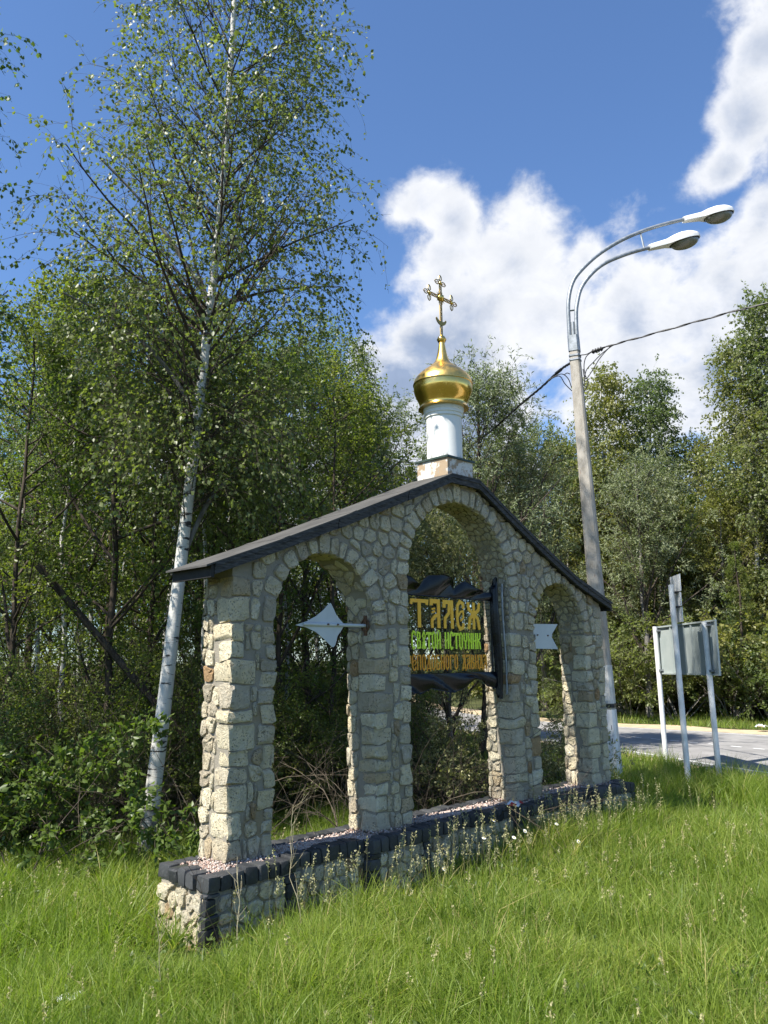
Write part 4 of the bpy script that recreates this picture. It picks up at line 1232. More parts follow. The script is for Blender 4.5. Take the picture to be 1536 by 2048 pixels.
def branch(r, P, R, n, t0, t1, length, ang, k, trop, wob, rratio, up=0.0, lenvar=.25):
    N, K, _ = P.shape
    t = np.sort(r.uniform(t0, t1, (N, n)), 1)
    f = t * (K - 1); i0 = np.clip(f.astype(int), 0, K - 2); fr = f - i0
    ii = np.arange(N)[:, None]
    S = P[ii, i0] * (1 - fr[..., None]) + P[ii, i0 + 1] * fr[..., None]
    T = unit(P[ii, i0 + 1] - P[ii, i0])
    rad = R[ii, i0] * (1 - fr) + R[ii, i0 + 1] * fr
    e = r.normal(0, 1, T.shape); e = unit(e - (e * T).sum(-1, keepdims=True) * T)
    a = np.radians(r.normal(ang[0], ang[1], t.shape))[..., None]
    D = unit(T * np.cos(a) + e * np.sin(a) + np.array([0, 0, up]))
    L = (length(t) if callable(length) else length) * r.uniform(1 - lenvar, 1 + lenvar, t.shape)
    S = S.reshape(-1, 3); D = D.reshape(-1, 3); L = np.broadcast_to(L, t.shape).reshape(-1); rad = rad.reshape(-1)
    Q = np.zeros((len(S), k, 3)); Q[:, 0] = S
    for j in range(1, k):
        Q[:, j] = Q[:, j - 1] + D * (L / (k - 1))[:, None]
        D = unit(D + np.array([0, 0, trop]) / (k - 1) + r.normal(0, wob, D.shape))
    r0 = np.minimum(rad * .75, L * rratio)
    RR = r0[:, None] * np.linspace(1, .25, k)[None]
    return Q, RR
def leaves(r, P, per, size, aspect=.7, droop=.5, spread=.05, t0=.15, fold=.25):
    N, K, _ = P.shape
    t = r.uniform(t0, 1, (N, per)); f = t * (K - 1); i0 = np.clip(f.astype(int), 0, K - 2); fr = (f - i0)[..., None]
    ii = np.arange(N)[:, None]
    S = (P[ii, i0] * (1 - fr) + P[ii, i0 + 1] * fr).reshape(-1, 3)
    T = unit(P[ii, i0 + 1] - P[ii, i0]).reshape(-1, 3)
    n = len(S)
    ax = unit(T * .6 + r.normal(0, .7, (n, 3)) + np.array([0, 0, -droop]))
    sd_ = unit(np.cross(ax, r.normal(0, 1, (n, 3)) + np.array([0, 0, .9])))
    nr = np.cross(ax, sd_)
    s = size * r.uniform(.65, 1.25, n)[:, None]
    S = S + r.normal(0, spread, (n, 3))
    V = np.stack([S, S + ax * s * .48 + sd_ * s * aspect * .5 + nr * s * fold * .5, S + ax * s, S + ax * s * .48 - sd_ * s * aspect * .5 + nr * s * fold * .5], 1).reshape(-1, 3)
    b = np.arange(n)[:, None] * 4
    F = np.concatenate([b + np.array([0, 1, 2]), b + np.array([0, 2, 3])], 1).reshape(-1, 3)
    return V, F, np.repeat(r.random(n), 2)
def cat(parts):
    VV, FF, o = [], [], 0
    for V, F in parts: VV.append(V); FF.append(F + o); o += len(V)
    return np.concatenate(VV), np.concatenate(FF)
def trunkpath(r, h, r0, k=14, wob=.05, lean=(0, 0), path=None, top=.15):
    if path is None:
        z = np.linspace(0, h, k); w_ = np.cumsum(r.normal(0, wob, (k, 2)), 0) * (h / 12)
        P = np.stack([w_[:, 0] + lean[0] * z, w_[:, 1] + lean[1] * z, z], -1)
        P[0, :2] = 0
    else:
        path = np.array(path, float); s = np.linspace(0, 1, len(path))
        P = np.stack([np.interp(np.linspace(0, 1, k), s, path[:, a]) for a in range(3)], -1)
    R = r0 * np.linspace(1, top, k) ** .85; R[0] *= 1.25
    return P[None], R[None]

def make_tree(seed, kind, h=12, r0=.09, path=None, detail=1.0, leafsize=None, cb=.2, width=1.0, lean=(0, 0)):
    """returns dict of meshes: trunk, branches, crown"""
    r = np.random.default_rng(seed)
    P, R = trunkpath(r, h, r0, path=path, lean=lean)
    d = detail
    if kind == 'birch':
        prof = lambda t: width * h * .26 * (np.clip((t - cb) / .18, .25, 1)) * np.clip((1.06 - t) / .72, .1, 1)
        B1, R1 = branch(r, P, R, int(46 * d), cb, .985, prof, (48, 10), 8, .10, .07, .0105, up=.10)
        B2, R2 = branch(r, B1, R1, 9, .18, 1, lambda t: h * .072 * (1.2 - t * .5), (42, 14), 6, -.75, .10, .006)
        B3, R3 = branch(r, B2, R2, 4, .1, 1, h * .040, (40, 18), 5, -1.5, .12, .004)
        lv = leaves(r, B3, 9, leafsize or .05, .8, .75, .02); lv2 = leaves(r, B2, 6, leafsize or .05, .8, .7, .02, .3)
    elif kind == 'willow':
        prof = lambda t: width * h * .42 * np.clip((1.1 - t) / .8, .25, 1)
        B1, R1 = branch(r, P, R, int(24 * d), cb, .97, prof, (38, 12), 8, .25, .10, .012, up=.25)
        B2, R2 = branch(r, B1, R1, 9, .25, 1, h * .12, (45, 15), 6, .1, .14, .008)
        B3, R3 = branch(r, B2, R2, 6, .15, 1, h * .045, (42, 18), 5, -.3, .16, .004)
        lv = leaves(r, B3, 9, leafsize or .085, .26, .25, .02); lv2 = leaves(r, B2, 6, leafsize or .085, .26, .2, .02, .3)
    elif kind == 'broad':
        prof = lambda t: width * h * .30 * np.clip((t - cb) / .12 + .3, .3, 1) * np.clip((1.12 - t) / .55, .2, 1)
        B1, R1 = branch(r, P, R, int(34 * d), cb, .98, prof, (55, 12), 8, .30, .09, .012, up=.12)
        B2, R2 = branch(r, B1, R1, 9, .2, 1, h * .085, (45, 15), 5, .15, .13, .008)
        B3, R3 = branch(r, B2, R2, 5, .15, 1, h * .036, (45, 18), 4, -.1, .16, .004)
        lv = leaves(r, B3, 8, leafsize or .065, .66, .3, .025); lv2 = leaves(r, B2, 5, leafsize or .065, .66, .3, .025, .3)
    elif kind == 'shrub':
        n0 = int(11 * d)
        S = np.zeros((n0, 6, 3)); az = r.uniform(0, 6.28, n0); el = np.radians(r.uniform(40, 85, n0)); L = h * r.uniform(.6, 1.05, n0)
        D = np.stack([np.cos(az) * np.cos(el), np.sin(az) * np.cos(el), np.sin(el)], -1)
        S[:, 0] = np.stack([np.cos(az), np.sin(az), az * 0], -1) * r.uniform(0, .18, n0)[:, None] * width
        for j in range(1, 6):
            S[:, j] = S[:, j - 1] + D * (L / 5)[:, None]; D = unit(D + r.normal(0, .12, D.shape) + np.array([0, 0, -.04]))
        P = S; R = r0 * np.linspace(1, .3, 6)[None] * r.uniform(.6, 1.2, (n0, 1))
        B1, R1 = branch(r, P, R, 8, .2, 1, h * .34 * width, (45, 15), 6, .05, .14, .008)
        B2, R2 = branch(r, B1, R1, 5, .2, 1, h * .15, (45, 18), 5, -.1, .16, .006)
        B3, R3 = branch(r, B2, R2, 2, .2, 1, h * .07, (45, 18), 4, -.1, .16, .005)
        lv = leaves(r, B2, 8, leafsize or .05, .6, .25, .02); lv2 = leaves(r, B3, 6, leafsize or .05, .6, .25, .02)
    elif kind == 'spruce':
        prof = lambda t: width * h * .24 * np.clip((1.02 - t), .03, 1)
        B1, R1 = branch(r, P, R, int(70 * d), .08, .99, prof, (92, 8), 7, -.12, .03, .010)
        B2, R2 = branch(r, B1, R1, 12, .12, 1, lambda t: h * .04 * (1.25 - t), (55, 8), 4, -.25, .05, .008)
        lv = leaves(r, B2, 14, leafsize or .06, .35, .1, .03, .0); lv2 = leaves(r, B1, 20, leafsize or .06, .35, .1, .03, .1)
        B3 = None
    tV, tF = tubes(P, R, 10 if kind != 'shrub' else 5)
    bl = [tubes(B1, R1, 5), tubes(B2, np.maximum(R2, .0022), 3)]
    if B3 is not None: bl.append(tubes(B3, np.maximum(R3, .0014), 3))
    bV, bF = cat(bl)
    lV, lF = cat([lv[:2], lv2[:2]])
    return dict(trunk=(tV, tF), branches=(bV, bF), crown=(lV, lF, np.concatenate([lv[2], lv2[2]])))
def tree_meshes(name, T, mt, mb, ml, joined=False):
    if not joined:
        return (npmesh(name + '_trunk', *T['trunk'], mt, smooth=True), npmesh(name + '_branches', *T['branches'], mb, smooth=True),
                npmesh(name + '_crown', T['crown'][0], T['crown'][1], ml, tone=T['crown'][2]))
def place_tree(name, meshes, x, y, rz, s, label, cat_, group=None, zoff=0, sz=None):
    o = empty(name, (x, y, float(gz(x, y)) - .03 + zoff), rz, label=label, cat=cat_, group=group)
    o.scale = (s, s, sz or s)
    for nm, me in zip(('trunk', 'branches', 'crown'), meshes):
        c = bpy.data.objects.new(nm, me); COL.objects.link(c); c.parent = o
    return o

BIRCHM = (MAT['birchbark'], MAT['twig'], MAT['birchleaf'])
# the big leaning birch beside the arcade
bx, by = 4.725, 8.24
path = [(0, 0, -.05), (.06, -.03, .8), (.126, -.073, 1.65), (.18, -.11, 2.5), (.24, -.141, 3.32), (.31, -.19, 4.4), (.38, -.228, 5.44), (.44, -.27, 6.4), (.51, -.314, 7.42), (.56, -.35, 9.0), (.606, -.378, 10.7), (.60, -.38, 12.6), (.62, -.36, 14.2)]
bigT = make_tree(11, 'birch', h=14.2, r0=.092, path=path, detail=3.0, leafsize=.052, cb=.34, width=.80)
bigM = tree_meshes('big_birch', bigT, *BIRCHM)
def bare_limb(o):
    m_ = MB()
    m_.tube(dens([(.22, -.12, 3.1), (.45, -.2, 3.75), (.7, -.28, 4.15), (1.25, -.42, 4.75), (1.7, -.5, 4.9)], 5), [.028] * 10 + [.018] * 11, 7)
    m_.tube(dens([(.42, -.26, 6.35), (.1, -.1, 6.9), (-.3, .1, 7.5), (-.8, .3, 8.0)], 5), [.03] * 8 + [.015] * 8, 7)
    m_.tube(dens([(.34, -.21, 4.9), (.0, -.0, 5.5), (-.5, .2, 5.95), (-1.1, .4, 6.2)], 5), [.026] * 8 + [.012] * 8, 6)
    m_.build('limb', MAT['greybark'], o)
o = place_tree('birch_tree', bigM, bx, by, 0, 1, 'tall white barked birch leaning right just behind the left end of the arcade', 'birch tree', zoff=.05)
bare_limb(o)

# prototypes for the woods
B_A = tree_meshes('birch_a', make_tree(21, 'birch', 11, .085, detail=.95, leafsize=.062, cb=.22, width=.85), *BIRCHM)
B_B = tree_meshes('birch_b', make_tree(22, 'birch', 12, .075, detail=.8, leafsize=.066, cb=.35, width=.8), *BIRCHM)
D_A = tree_meshes('broad_a', make_tree(31, 'broad', 10, .085, detail=.8, leafsize=.068, cb=.16, width=.85), MAT['bark'], MAT['twig'], MAT['greenleaf'])
D_B = tree_meshes('broad_b', make_tree(32, 'broad', 9, .07, detail=.75, leafsize=.075, cb=.10, width=.95), MAT['bark'], MAT['twig'], MAT['greenleaf'])
W_A = tree_meshes('willow_a', make_tree(41, 'willow', 8.5, .10, detail=1.6, leafsize=.10, cb=.18), MAT['bark'], MAT['twig'], MAT['willowleaf'])
W_B = tree_meshes('willow_b', make_tree(42, 'willow', 7, .09, detail=1.4, leafsize=.11, cb=.08, width=1.05), MAT['greybark'], MAT['twig'], MAT['willowleaf'])
F_A = tree_meshes('far_birch', make_tree(51, 'birch', 14, .12, detail=1.8, leafsize=.10, cb=.20, width=.8), MAT['birchbark'], MAT['greybark'], MAT['farleaf'])
F_B = tree_meshes('far_broad', make_tree(52, 'broad', 12, .13, detail=1.6, leafsize=.105, cb=.12, width=1.0), MAT['greybark'], MAT['twig'], MAT['farleaf'])
F_C = tree_meshes('spruce', make_tree(53, 'spruce', 11, .12, leafsize=.10), MAT['bark'], MAT['twig'], MAT['greenleaf'])
S_A = tree_meshes('shrub_a', make_tree(61, 'shrub', 2.0, .012, leafsize=.045, detail=.8, width=1.2), MAT['twig'], MAT['twig'], MAT['greenleaf'])
S_B = tree_meshes('shrub_b', make_tree(62, 'shrub', 1.4, .010, leafsize=.045, detail=.8, width=1.4), MAT['drytwig'], MAT['twig'], MAT['farleaf'])
S_E = tree_meshes('shrub_e', make_tree(66, 'shrub', 2.2, .013, leafsize=.05, detail=.55, width=.9), MAT['twig'], MAT['twig'], MAT['greenleaf'])
S_C = tree_meshes('shrub_c', make_tree(63, 'shrub', 2.6, .016, leafsize=.09, width=1.1), MAT['greybark'], MAT['twig'], MAT['farleaf'])
S_D = tree_meshes('willow_shrub', make_tree(64, 'shrub', 2.2, .016, leafsize=.075, width=1.1), MAT['bark'], MAT['twig'], MAT['willowleaf'])

def T(name, meshes, px, D, s, label, cat_, group=None, rz=None, sz=None):
    if D > 25 and px > 850: D += 4.5 if D < 32 else 2.5; s *= 1.12
    x, y = gd(px, D)
    zo = float(np.clip((x - roadx(y, FAR) - 10) * .08, 0, 3.5)) if x > roadx(y, FAR) + 10 else 0
    return place_tree(name, meshes, x, y, rng.uniform(0, 6.28) if rz is None else rz, s, label, cat_, group, zoff=zo, sz=sz)
# left wood, things that can be told apart
T('birch_tree', B_A, -285, 9.8, .95, 'birch at the left edge with long hanging twigs against the sky', 'birch tree', rz=.4)
T('birch_tree', B_B, 118, 12.5, .60, 'slim white birch rising through the shrubs in the left wood', 'birch tree', rz=2)
T('birch_tree', B_B, 66, 15, .60, 'thin pale birch left of the slim white birch', 'birch tree', rz=1)
T('birch_tree', B_A, 395, 12.5, .62, 'thin birch standing right behind the leaning birch', 'birch tree', rz=3)
T('aspen_tree', D_A, 225, 11.5, .74, 'dark trunked leafy tree left of the leaning birch', 'tree', rz=4)
T('aspen_tree', D_B, 130, 14.5, .93, 'round topped bright green tree at the far left of the wood', 'tree', rz=5)
T('aspen_tree', D_B, 20, 12.0, .74, 'leafy green tree low at the left edge', 'tree')
for px, D, s, me, lab in ((300, 13, .78, D_B, 'leafy tree filling the gap behind the leaning birch trunk'), (480, 13, .74, D_A, 'leafy tree rising above the lower end of the left roof slope'),
      (560, 12, .70, D_B, 'leafy tree seen through the left arch'), (620, 14.5, .84, D_A, 'tall leafy tree above the middle of the left roof slope'),
      (665, 12.5, .70, D_B, 'leafy tree at the right border of the left wood beside the willows'), (400, 15.5, .88, D_A, 'leafy tree further back behind the leaning birch'),
      (520, 16, .90, D_B, 'tall leafy tree further back above the left arch'), (60, 17, .95, D_A, 'tall leafy tree further back at the left edge'),
      (210, 17, .95, D_B, 'tall leafy tree further back left of the leaning birch'), (690, 16, .80, D_B, 'leafy tree further back at the right border of the left wood')):
    T('leafy_tree', me, px, D, s, lab, 'tree', 'leafy trees of the left wood')
for px, D, s, lab in ((340, 14, .68, 'thin birch left of the pier, half hidden in leaves'), (450, 16, .70, 'thin birch above the left eave, half hidden in leaves'), (640, 17, .70, 'thin birch above the middle of the roof slope, half hidden'),
      (575, 13.5, .58, 'thin birch seen through the left arch'), (170, 18, .76, 'thin birch far back between two leafy trees at left'), (20, 19, .76, 'thin birch far back at the left edge')):
    T('thin_birch_tree', B_B, px, D, s, lab, 'birch tree', 'thin birches in the left wood')
# middle: willows behind the cupola
T('willow_tree', W_A, 745, 17.0, .84, 'airy willow left of the white drum', 'willow tree', rz=1.0)
T('willow_tree', W_A, 960, 18.5, 1.0, 'dark branched willow right behind the gilded dome', 'willow tree', rz=3.0)
T('willow_tree', W_B, 840, 21, .95, 'lower willow seen between the drum and the left wood', 'willow tree', rz=2.0)
T('willow_tree', W_A, 1060, 20, .84, 'willow whose twigs cross the overhead cable by the lamp post', 'willow tree', rz=5.0)
T('willow_tree', W_B, 1290, 27, 1.2, 'broad silvery willow across the road right of the lamp post', 'willow tree', rz=.6)
T('willow_tree', W_B, 1040, 27, 1.12, 'silvery green willow filling the view above the right roof slope', 'willow tree', rz=2.6)
T('willow_tree', W_B, 900, 13.5, .62, 'dark willow seen through the middle arch', 'willow tree', rz=4.0)
# right wood
T('birch_tree', F_A, 1235, 33, .90, 'birch with a double crown just right of the lamp post', 'birch tree', rz=1)
T('birch_tree', F_A, 1325, 34, .90, 'birch with a ragged crown between lamp post and right edge', 'birch tree', rz=2)
T('birch_tree', F_A, 1525, 30, .92, 'tallest weeping birch at the right edge', 'birch tree', rz=3)
T('birch_tree', F_A, 1610, 29, 1.0, 'weeping birch mostly outside the right edge', 'birch tree', rz=4)
T('leafy_tree', F_B, 1405, 35, .82, 'lower leafy tree in the dip between the right hand birches', 'tree', rz=2)
T('birch_tree', F_A, 1150, 34, .74, 'birch directly behind the top of the lamp post', 'birch tree', rz=5)
T('spruce_tree', F_C, 1490, 26.5, .50, 'small dark spruce low at the right edge', 'spruce tree')
T('spruce_tree', F_C, 1400, 30.0, .70, 'dark spruce behind the grey sign panel', 'spruce tree')
for px, D, s, me, lab in ((1085, 31, .86, F_B, 'leafy tree across the road just left of the lamp post'), (1190, 36, .86, F_B, 'leafy tree across the road right behind the lamp post'), (1270, 37, .90, F_B, 'tall leafy tree across the road between the two ragged birches'),
      (1450, 35, .80, F_B, 'tall leafy tree across the road left of the tallest weeping birch'), (1560, 34, .86, F_B, 'leafy tree across the road at the right edge of the photo'),
      (1200, 30.5, .60, F_B, 'low leafy tree across the road above the right eave'), (1330, 30, .62, F_B, 'low leafy tree across the road above the grey panel'), (1460, 29, .58, F_B, 'low leafy tree across the road right of the grey panel'),
      (1010, 31, .86, F_B, 'leafy tree across the road above the middle of the right roof slope'), (890, 31, .84, F_B, 'leafy tree across the road behind the drum')):
    T('leafy_tree', me, px, D, s, lab, 'tree', 'trees on the bank across the road')
# shrubs
big = tree_meshes('big_leaf_shrub', make_tree(71, 'shrub', 1.9, .012, detail=.42, leafsize=.088, width=.62), MAT['twig'], MAT['twig'], MAT['shrubleaf'])
T('shrub', big, 75, 8.9, .86, 'sunlit shrub with large bright leaves at the left edge', 'shrub', rz=2.4)
T('shrub', S_D, 880, 11.0, .55, 'tangled willow shrub seen low through the middle arch', 'shrub', rz=1.0)
T('shrub', S_D, 1110, 12.5, .50, 'small dark shrub seen through the right arch', 'shrub', rz=1.0)
for px, D, s, me, lab in ((190, 10.2, .62, S_A, 'dark green shrub between the bright shrub and the leaning birch'), (345, 10.8, .70, S_A, 'dark green shrub right behind the leaning birch trunk'),
      (500, 10.6, .62, S_A, 'dark green shrub at the left inside the left arch'), (600, 11, .70, S_A, 'dark green shrub in the middle of the left arch'), (680, 11.6, .72, S_A, 'dark green shrub behind the second pier'),
      (20, 10.8, .7, S_E, 'dark green shrub low at the left edge'), (280, 11.6, .9, S_E, 'taller green shrub left of the first pier'), (800, 13, .8, S_E, 'taller green shrub at the left inside the middle arch')):
    T('shrub', me, px, D, s, lab, 'shrub', 'dark shrubs along the edge of the left wood')
for px, D, s, me, lab in ((1255, 26.8, 1.2, S_C, 'leafy shrub on the far verge right of the lamp post foot'), (1350, 26.6, 1.3, S_C, 'leafy shrub on the far verge behind the sign posts'), (1450, 26.3, 1.3, S_C, 'leafy shrub on the far verge right of the sign posts'),
      (1530, 26.0, 1.35, S_C, 'leafy shrub on the far verge at the right edge'), (1130, 27.5, 1.1, S_B, 'leafy shrub on the far verge seen through the right arch')):
    T('shrub', me, px, D, s, lab, 'shrub', 'shrubs lining the far side of the road')

# masses behind: one object each, instances of the same trees
def mass(name, protos, pts, scales, label):
    coll = bpy.data.collections.new(name + '_sources')
    for i, (t, b, l) in enumerate(protos):
        for j, me in enumerate((t, b, l)): pass
        # join the three meshes of a tree into one
        VV = []; FFm = []; tone = []; mi = []; mats = []; o_ = 0
        me = bpy.data.meshes.new(name + '_source'); bm = bmesh.new()
        for j, m3 in enumerate((t, b, l)):
            n0 = len(bm.faces); bm.from_mesh(m3); bm.faces.ensure_lookup_table()
            for f in bm.faces[n0:]: f.material_index = j
        bm.to_mesh(me); bm.free()
        for m3 in (t, b, l): me.materials.append(m3.materials[0])
        ob = bpy.data.objects.new('%s_%02d' % (name, i), me); coll.objects.link(ob)
    pts = np.array(pts, dtype=np.float32)
    pm = bpy.data.meshes.new(name); pm.vertices.add(len(pts)); pm.vertices.foreach_set('co', pts.ravel())
    n = len(pts)
    for nm, ty, val in (('rz', 'FLOAT', rng.uniform(0, 6.28, n)), ('sc', 'FLOAT', np.array(scales)), ('pick', 'INT', rng.integers(0, len(protos), n))):
        a = pm.attributes.new(nm, ty, 'POINT'); a.data.foreach_set('value', val.astype(np.int32 if ty == 'INT' else np.float32))
    ob = bpy.data.objects.new(name, pm); COL.objects.link(ob); tag(ob, label=label, kind='stuff')
    ng = bpy.data.node_groups.new(name, 'GeometryNodeTree')
    ng.interface.new_socket('Geometry', in_out='INPUT', socket_type='NodeSocketGeometry'); ng.interface.new_socket('Geometry', in_out='OUTPUT', socket_type='NodeSocketGeometry')
    N = ng.nodes; Lk = ng.links
    gi = N.new('NodeGroupInput'); go = N.new('NodeGroupOutput')
    m2p = N.new('GeometryNodeMeshToPoints'); iop = N.new('GeometryNodeInstanceOnPoints'); ci_ = N.new('GeometryNodeCollectionInfo')
    ci_.inputs['Collection'].default_value = coll; ci_.inputs['Separate Children'].default_value = True; ci_.inputs['Reset Children'].default_value = True
    def na(nm, ty):
        q = N.new('GeometryNodeInputNamedAttribute'); q.data_type = ty; q.inputs['Name'].default_value = nm; return q.outputs[0]
    cx = N.new('ShaderNodeCombineXYZ'); Lk.new(na('rz', 'FLOAT'), cx.inputs[2])
    Lk.new(gi.outputs[0], m2p.inputs[0]); Lk.new(m2p.outputs[0], iop.inputs['Points']); Lk.new(ci_.outputs[0], iop.inputs['Instance'])
    iop.inputs['Pick Instance'].default_value = True
    Lk.new(na('pick', 'INT'), iop.inputs['Instance Index']); Lk.new(cx.outputs[0], iop.inputs['Rotation']); Lk.new(na('sc', 'FLOAT'), iop.inputs['Scale'])
    Lk.new(iop.outputs[0], go.inputs[0])
    md = ob.modifiers.new('scatter', 'NODES'); md.node_group = ng
    return ob
pts = []; sc_ = []
for i in range(75):
    px = rng.uniform(-900, 760); D = rng.uniform(19, 42) if px > -250 else rng.uniform(9, 36)
    x, y = gd(px, D)
    if x > roadx(y, NEAR) - 3: continue
    if y < (10.2 if x < -1.0 else 12.5 if x < 4 else 9) : continue
    pts.append((x, y, 0)); sc_.append(rng.uniform(.68, .88))
mass('left_woodland', [B_B, D_A, D_B, D_B], pts, sc_, 'dense mass of woodland behind the nearer trees on the left')
pts = []; sc_ = []
for i in range(210):
    yy = rng.uniform(-12, 85); xx = float(roadx(yy, FAR)) + rng.uniform(14, 38)
    if math.hypot(xx, yy) < 34: continue
    z = float(np.clip((xx - roadx(yy, FAR) - 10) * .08, 0, 3.5)); pts.append((xx, yy, z)); sc_.append(rng.uniform(.80, 1.0) * (1.0 if yy < 15 else .9))
mass('far_woodland', [F_B, F_B, F_A, F_C], pts, sc_, 'mass of far woodland beyond the road')
pts = []; sc_ = []
for i in range(380):
    px = rng.uniform(-500, 800); D = rng.uniform(11.0, 22); x, y = gd(px, D)
    if x > roadx(y, NEAR) - 3.0 or y < (9.4 if x < 4 else 8.8): continue
    pts.append((x, y, 0)); sc_.append(rng.uniform(.5, 1.0))
mass('undergrowth', [S_A, S_B, S_B, S_E], pts, sc_, 'dark tangled undergrowth on the floor of the left wood')
pts = []; sc_ = []
for i in range(460):
    yy = rng.uniform(-6, 45); xx = float(roadx(yy, FAR)) + 8.6 + 12 * rng.random() ** 1.5
    z = float(np.clip((xx - roadx(yy, FAR) - 10) * .08, 0, 3.5)); pts.append((xx, yy, z)); sc_.append(rng.uniform(1.0, 2.1))
mass('bank_undergrowth', [S_C, S_B, S_D], pts, sc_, 'undergrowth covering the bank beyond the road')

# dead brush: leaning dead trunk and arching dry twigs
m_ = MB(); a0 = at(75, 1130, 11.0); a1 = at(190, 1265, 11.0)
m_.tube([a0, a1, a1 + (a1 - a0) * 1.6], .045, 8)
m_.build('fallen_trunk', MAT['bark'], label='dark dead trunk leaning diagonally through the left wood', cat='dead tree')
def brush(name, n, pxr, Dr, L0, label, mt):
    r = np.random.default_rng(5)
    Q = np.zeros((n, 7, 3)); 
    for i in range(n):
        x, y = gd(r.uniform(*pxr), r.uniform(*Dr)); Q[i, 0] = (x, y, 0)
    az = r.uniform(0, 6.28, n); el = np.radians(r.uniform(35, 88, n)); D = np.stack([np.cos(az) * np.cos(el), np.sin(az) * np.cos(el), np.sin(el)], -1)
    L = r.uniform(L0 * .5, L0 * 1.3, n)
    for j in range(1, 7):
        Q[:, j] = Q[:, j - 1] + D * (L / 6)[:, None]; D = unit(D + r.normal(0, .12, D.shape) + np.array([0, 0, -.16]))
    R = np.linspace(1, .3, 7)[None] * r.uniform(.003, .008, (n, 1))
    B, RB = branch(r, Q, R, 5, .2, 1, L0 * .28, (40, 15), 5, -.2, .14, .004)
    V, F = cat([tubes(Q, R, 4), tubes(B, np.maximum(RB, .0018), 3)])
    obj(name, npmesh(name, V, F, mt, smooth=True), label=label, kind='stuff')
brush('dry_brush', 130, (180, 800), (8.8, 13), 1.5, 'dry dead twigs and stems at the edge of the wood', MAT['drytwig'])
brush('dry_brush', 130, (-40, 420), (9.6, 12), 1.9, 'tall thin dead stems in front of the left wood', MAT['drytwig'])
brush('dry_brush', 260, (-150, 560), (11.5, 16), 2.9, 'thin dark saplings and dead stems inside the left wood', MAT['bark'])
brush('dry_brush', 200, (820, 1000), (9.5, 14), 1.5, 'bare twigs seen through the middle arch', MAT['twig'])

# ------------------------------------------------------------------ grass
def blades(r, x, y, hgt, wid, lean, segs, dry=.06):
    n = len(x)
    base = np.stack([x, y, gz(x, y) - .02], -1)
    az = r.uniform(0, 6.283, n); fa = r.uniform(0, 6.283, n)
    d = np.stack([np.cos(az), np.sin(az), 0 * az], -1); s = np.stack([np.cos(fa), np.sin(fa), 0 * fa], -1)
    V = []
    for j in range(segs + 1):
        t = j / segs
        bend = lean * (t ** 1.9)
        c = base + d * (bend * hgt)[:, None] + np.array([0, 0, 1.]) * (hgt * (t - .32 * lean * t ** 2.4))[:, None]
        w_ = wid * (1 - t ** 2.0) + .0003
        if j < segs: V += [c - s * w_[:, None] / 2, c + s * w_[:, None] / 2]
        else: V += [c]
    k = 2 * segs + 1
    V = np.stack(V, 1).reshape(-1, 3)
    f = []
    for j in range(segs - 1): f += [[2 * j, 2 * j + 1, 2 * j + 3], [2 * j, 2 * j + 3, 2 * j + 2]]
    f += [[2 * segs - 2, 2 * segs - 1, 2 * segs]]
    f = np.array(f); F = (f[None] + (np.arange(n) * k)[:, None, None]).reshape(-1, 3)
    tn = .92 * np.clip(.5 * r.random(n) + .5 * (.5 + .5 * fbm(x, y, 2.2, 3.0)) + r.normal(0, .1, n), 0, 1); tn = np.where(r.random(n) < dry, 1.0, tn)
    return V, F, np.repeat(tn, len(f))
def polar(r, n, D0, D1, p0=-130, p1=1680):
    px = r.uniform(p0, p1, n); D = np.sqrt(r.uniform(D0 ** 2, D1 ** 2, n))
    a0 = math.atan2(FW[1], FW[0]); a = a0 - np.arctan((px - 768) / (FPX * 1.018))
    return D * np.cos(a), D * np.sin(a)
def ok(x, y):
    k = ~((x > 3.50) & (x < 9.95) & (y > 5.40) & (y < 6.0))
    for a, b in PADS: k &= ~((x > a - .02) & (x < b + .02) & (y > 5.28) & (y < 6.0))
    k &= ~((x > roadx(y, NEAR) - .35) & (x < roadx(y, FAR) + 1.5))
    return k
def fbm(x, y, s, seed=0):
    return (np.sin(x * s + seed) * np.cos(y * s * 1.1 + seed * 2) + .5 * np.sin(x * s * 2.3 + y * s * 1.7 + seed) + .3 * np.sin(x * s * 5.1 - y * s * 4.3)) / 1.8
r = np.random.default_rng(99)
parts = []
def leafweeds(n, D0, D1):
    x, y = polar(r, n, D0, D1); k = ok(x, y) & (fbm(x, y, 1.6, 7) > .1); x, y = x[k], y[k]; n = len(x)
    Q = np.zeros((n, 3, 3)); Q[:, 0] = np.stack([x, y, gz(x, y)], -1); D = unit(r.normal(0, 1, (n, 3)) * np.array([1, 1, .1]) + np.array([0, 0, 1.1]))
    for j in (1, 2): Q[:, j] = Q[:, j - 1] + D * r.uniform(.04, .13, n)[:, None]
    return leaves(r, Q, 5, .045, .5, .1, .01, .3)
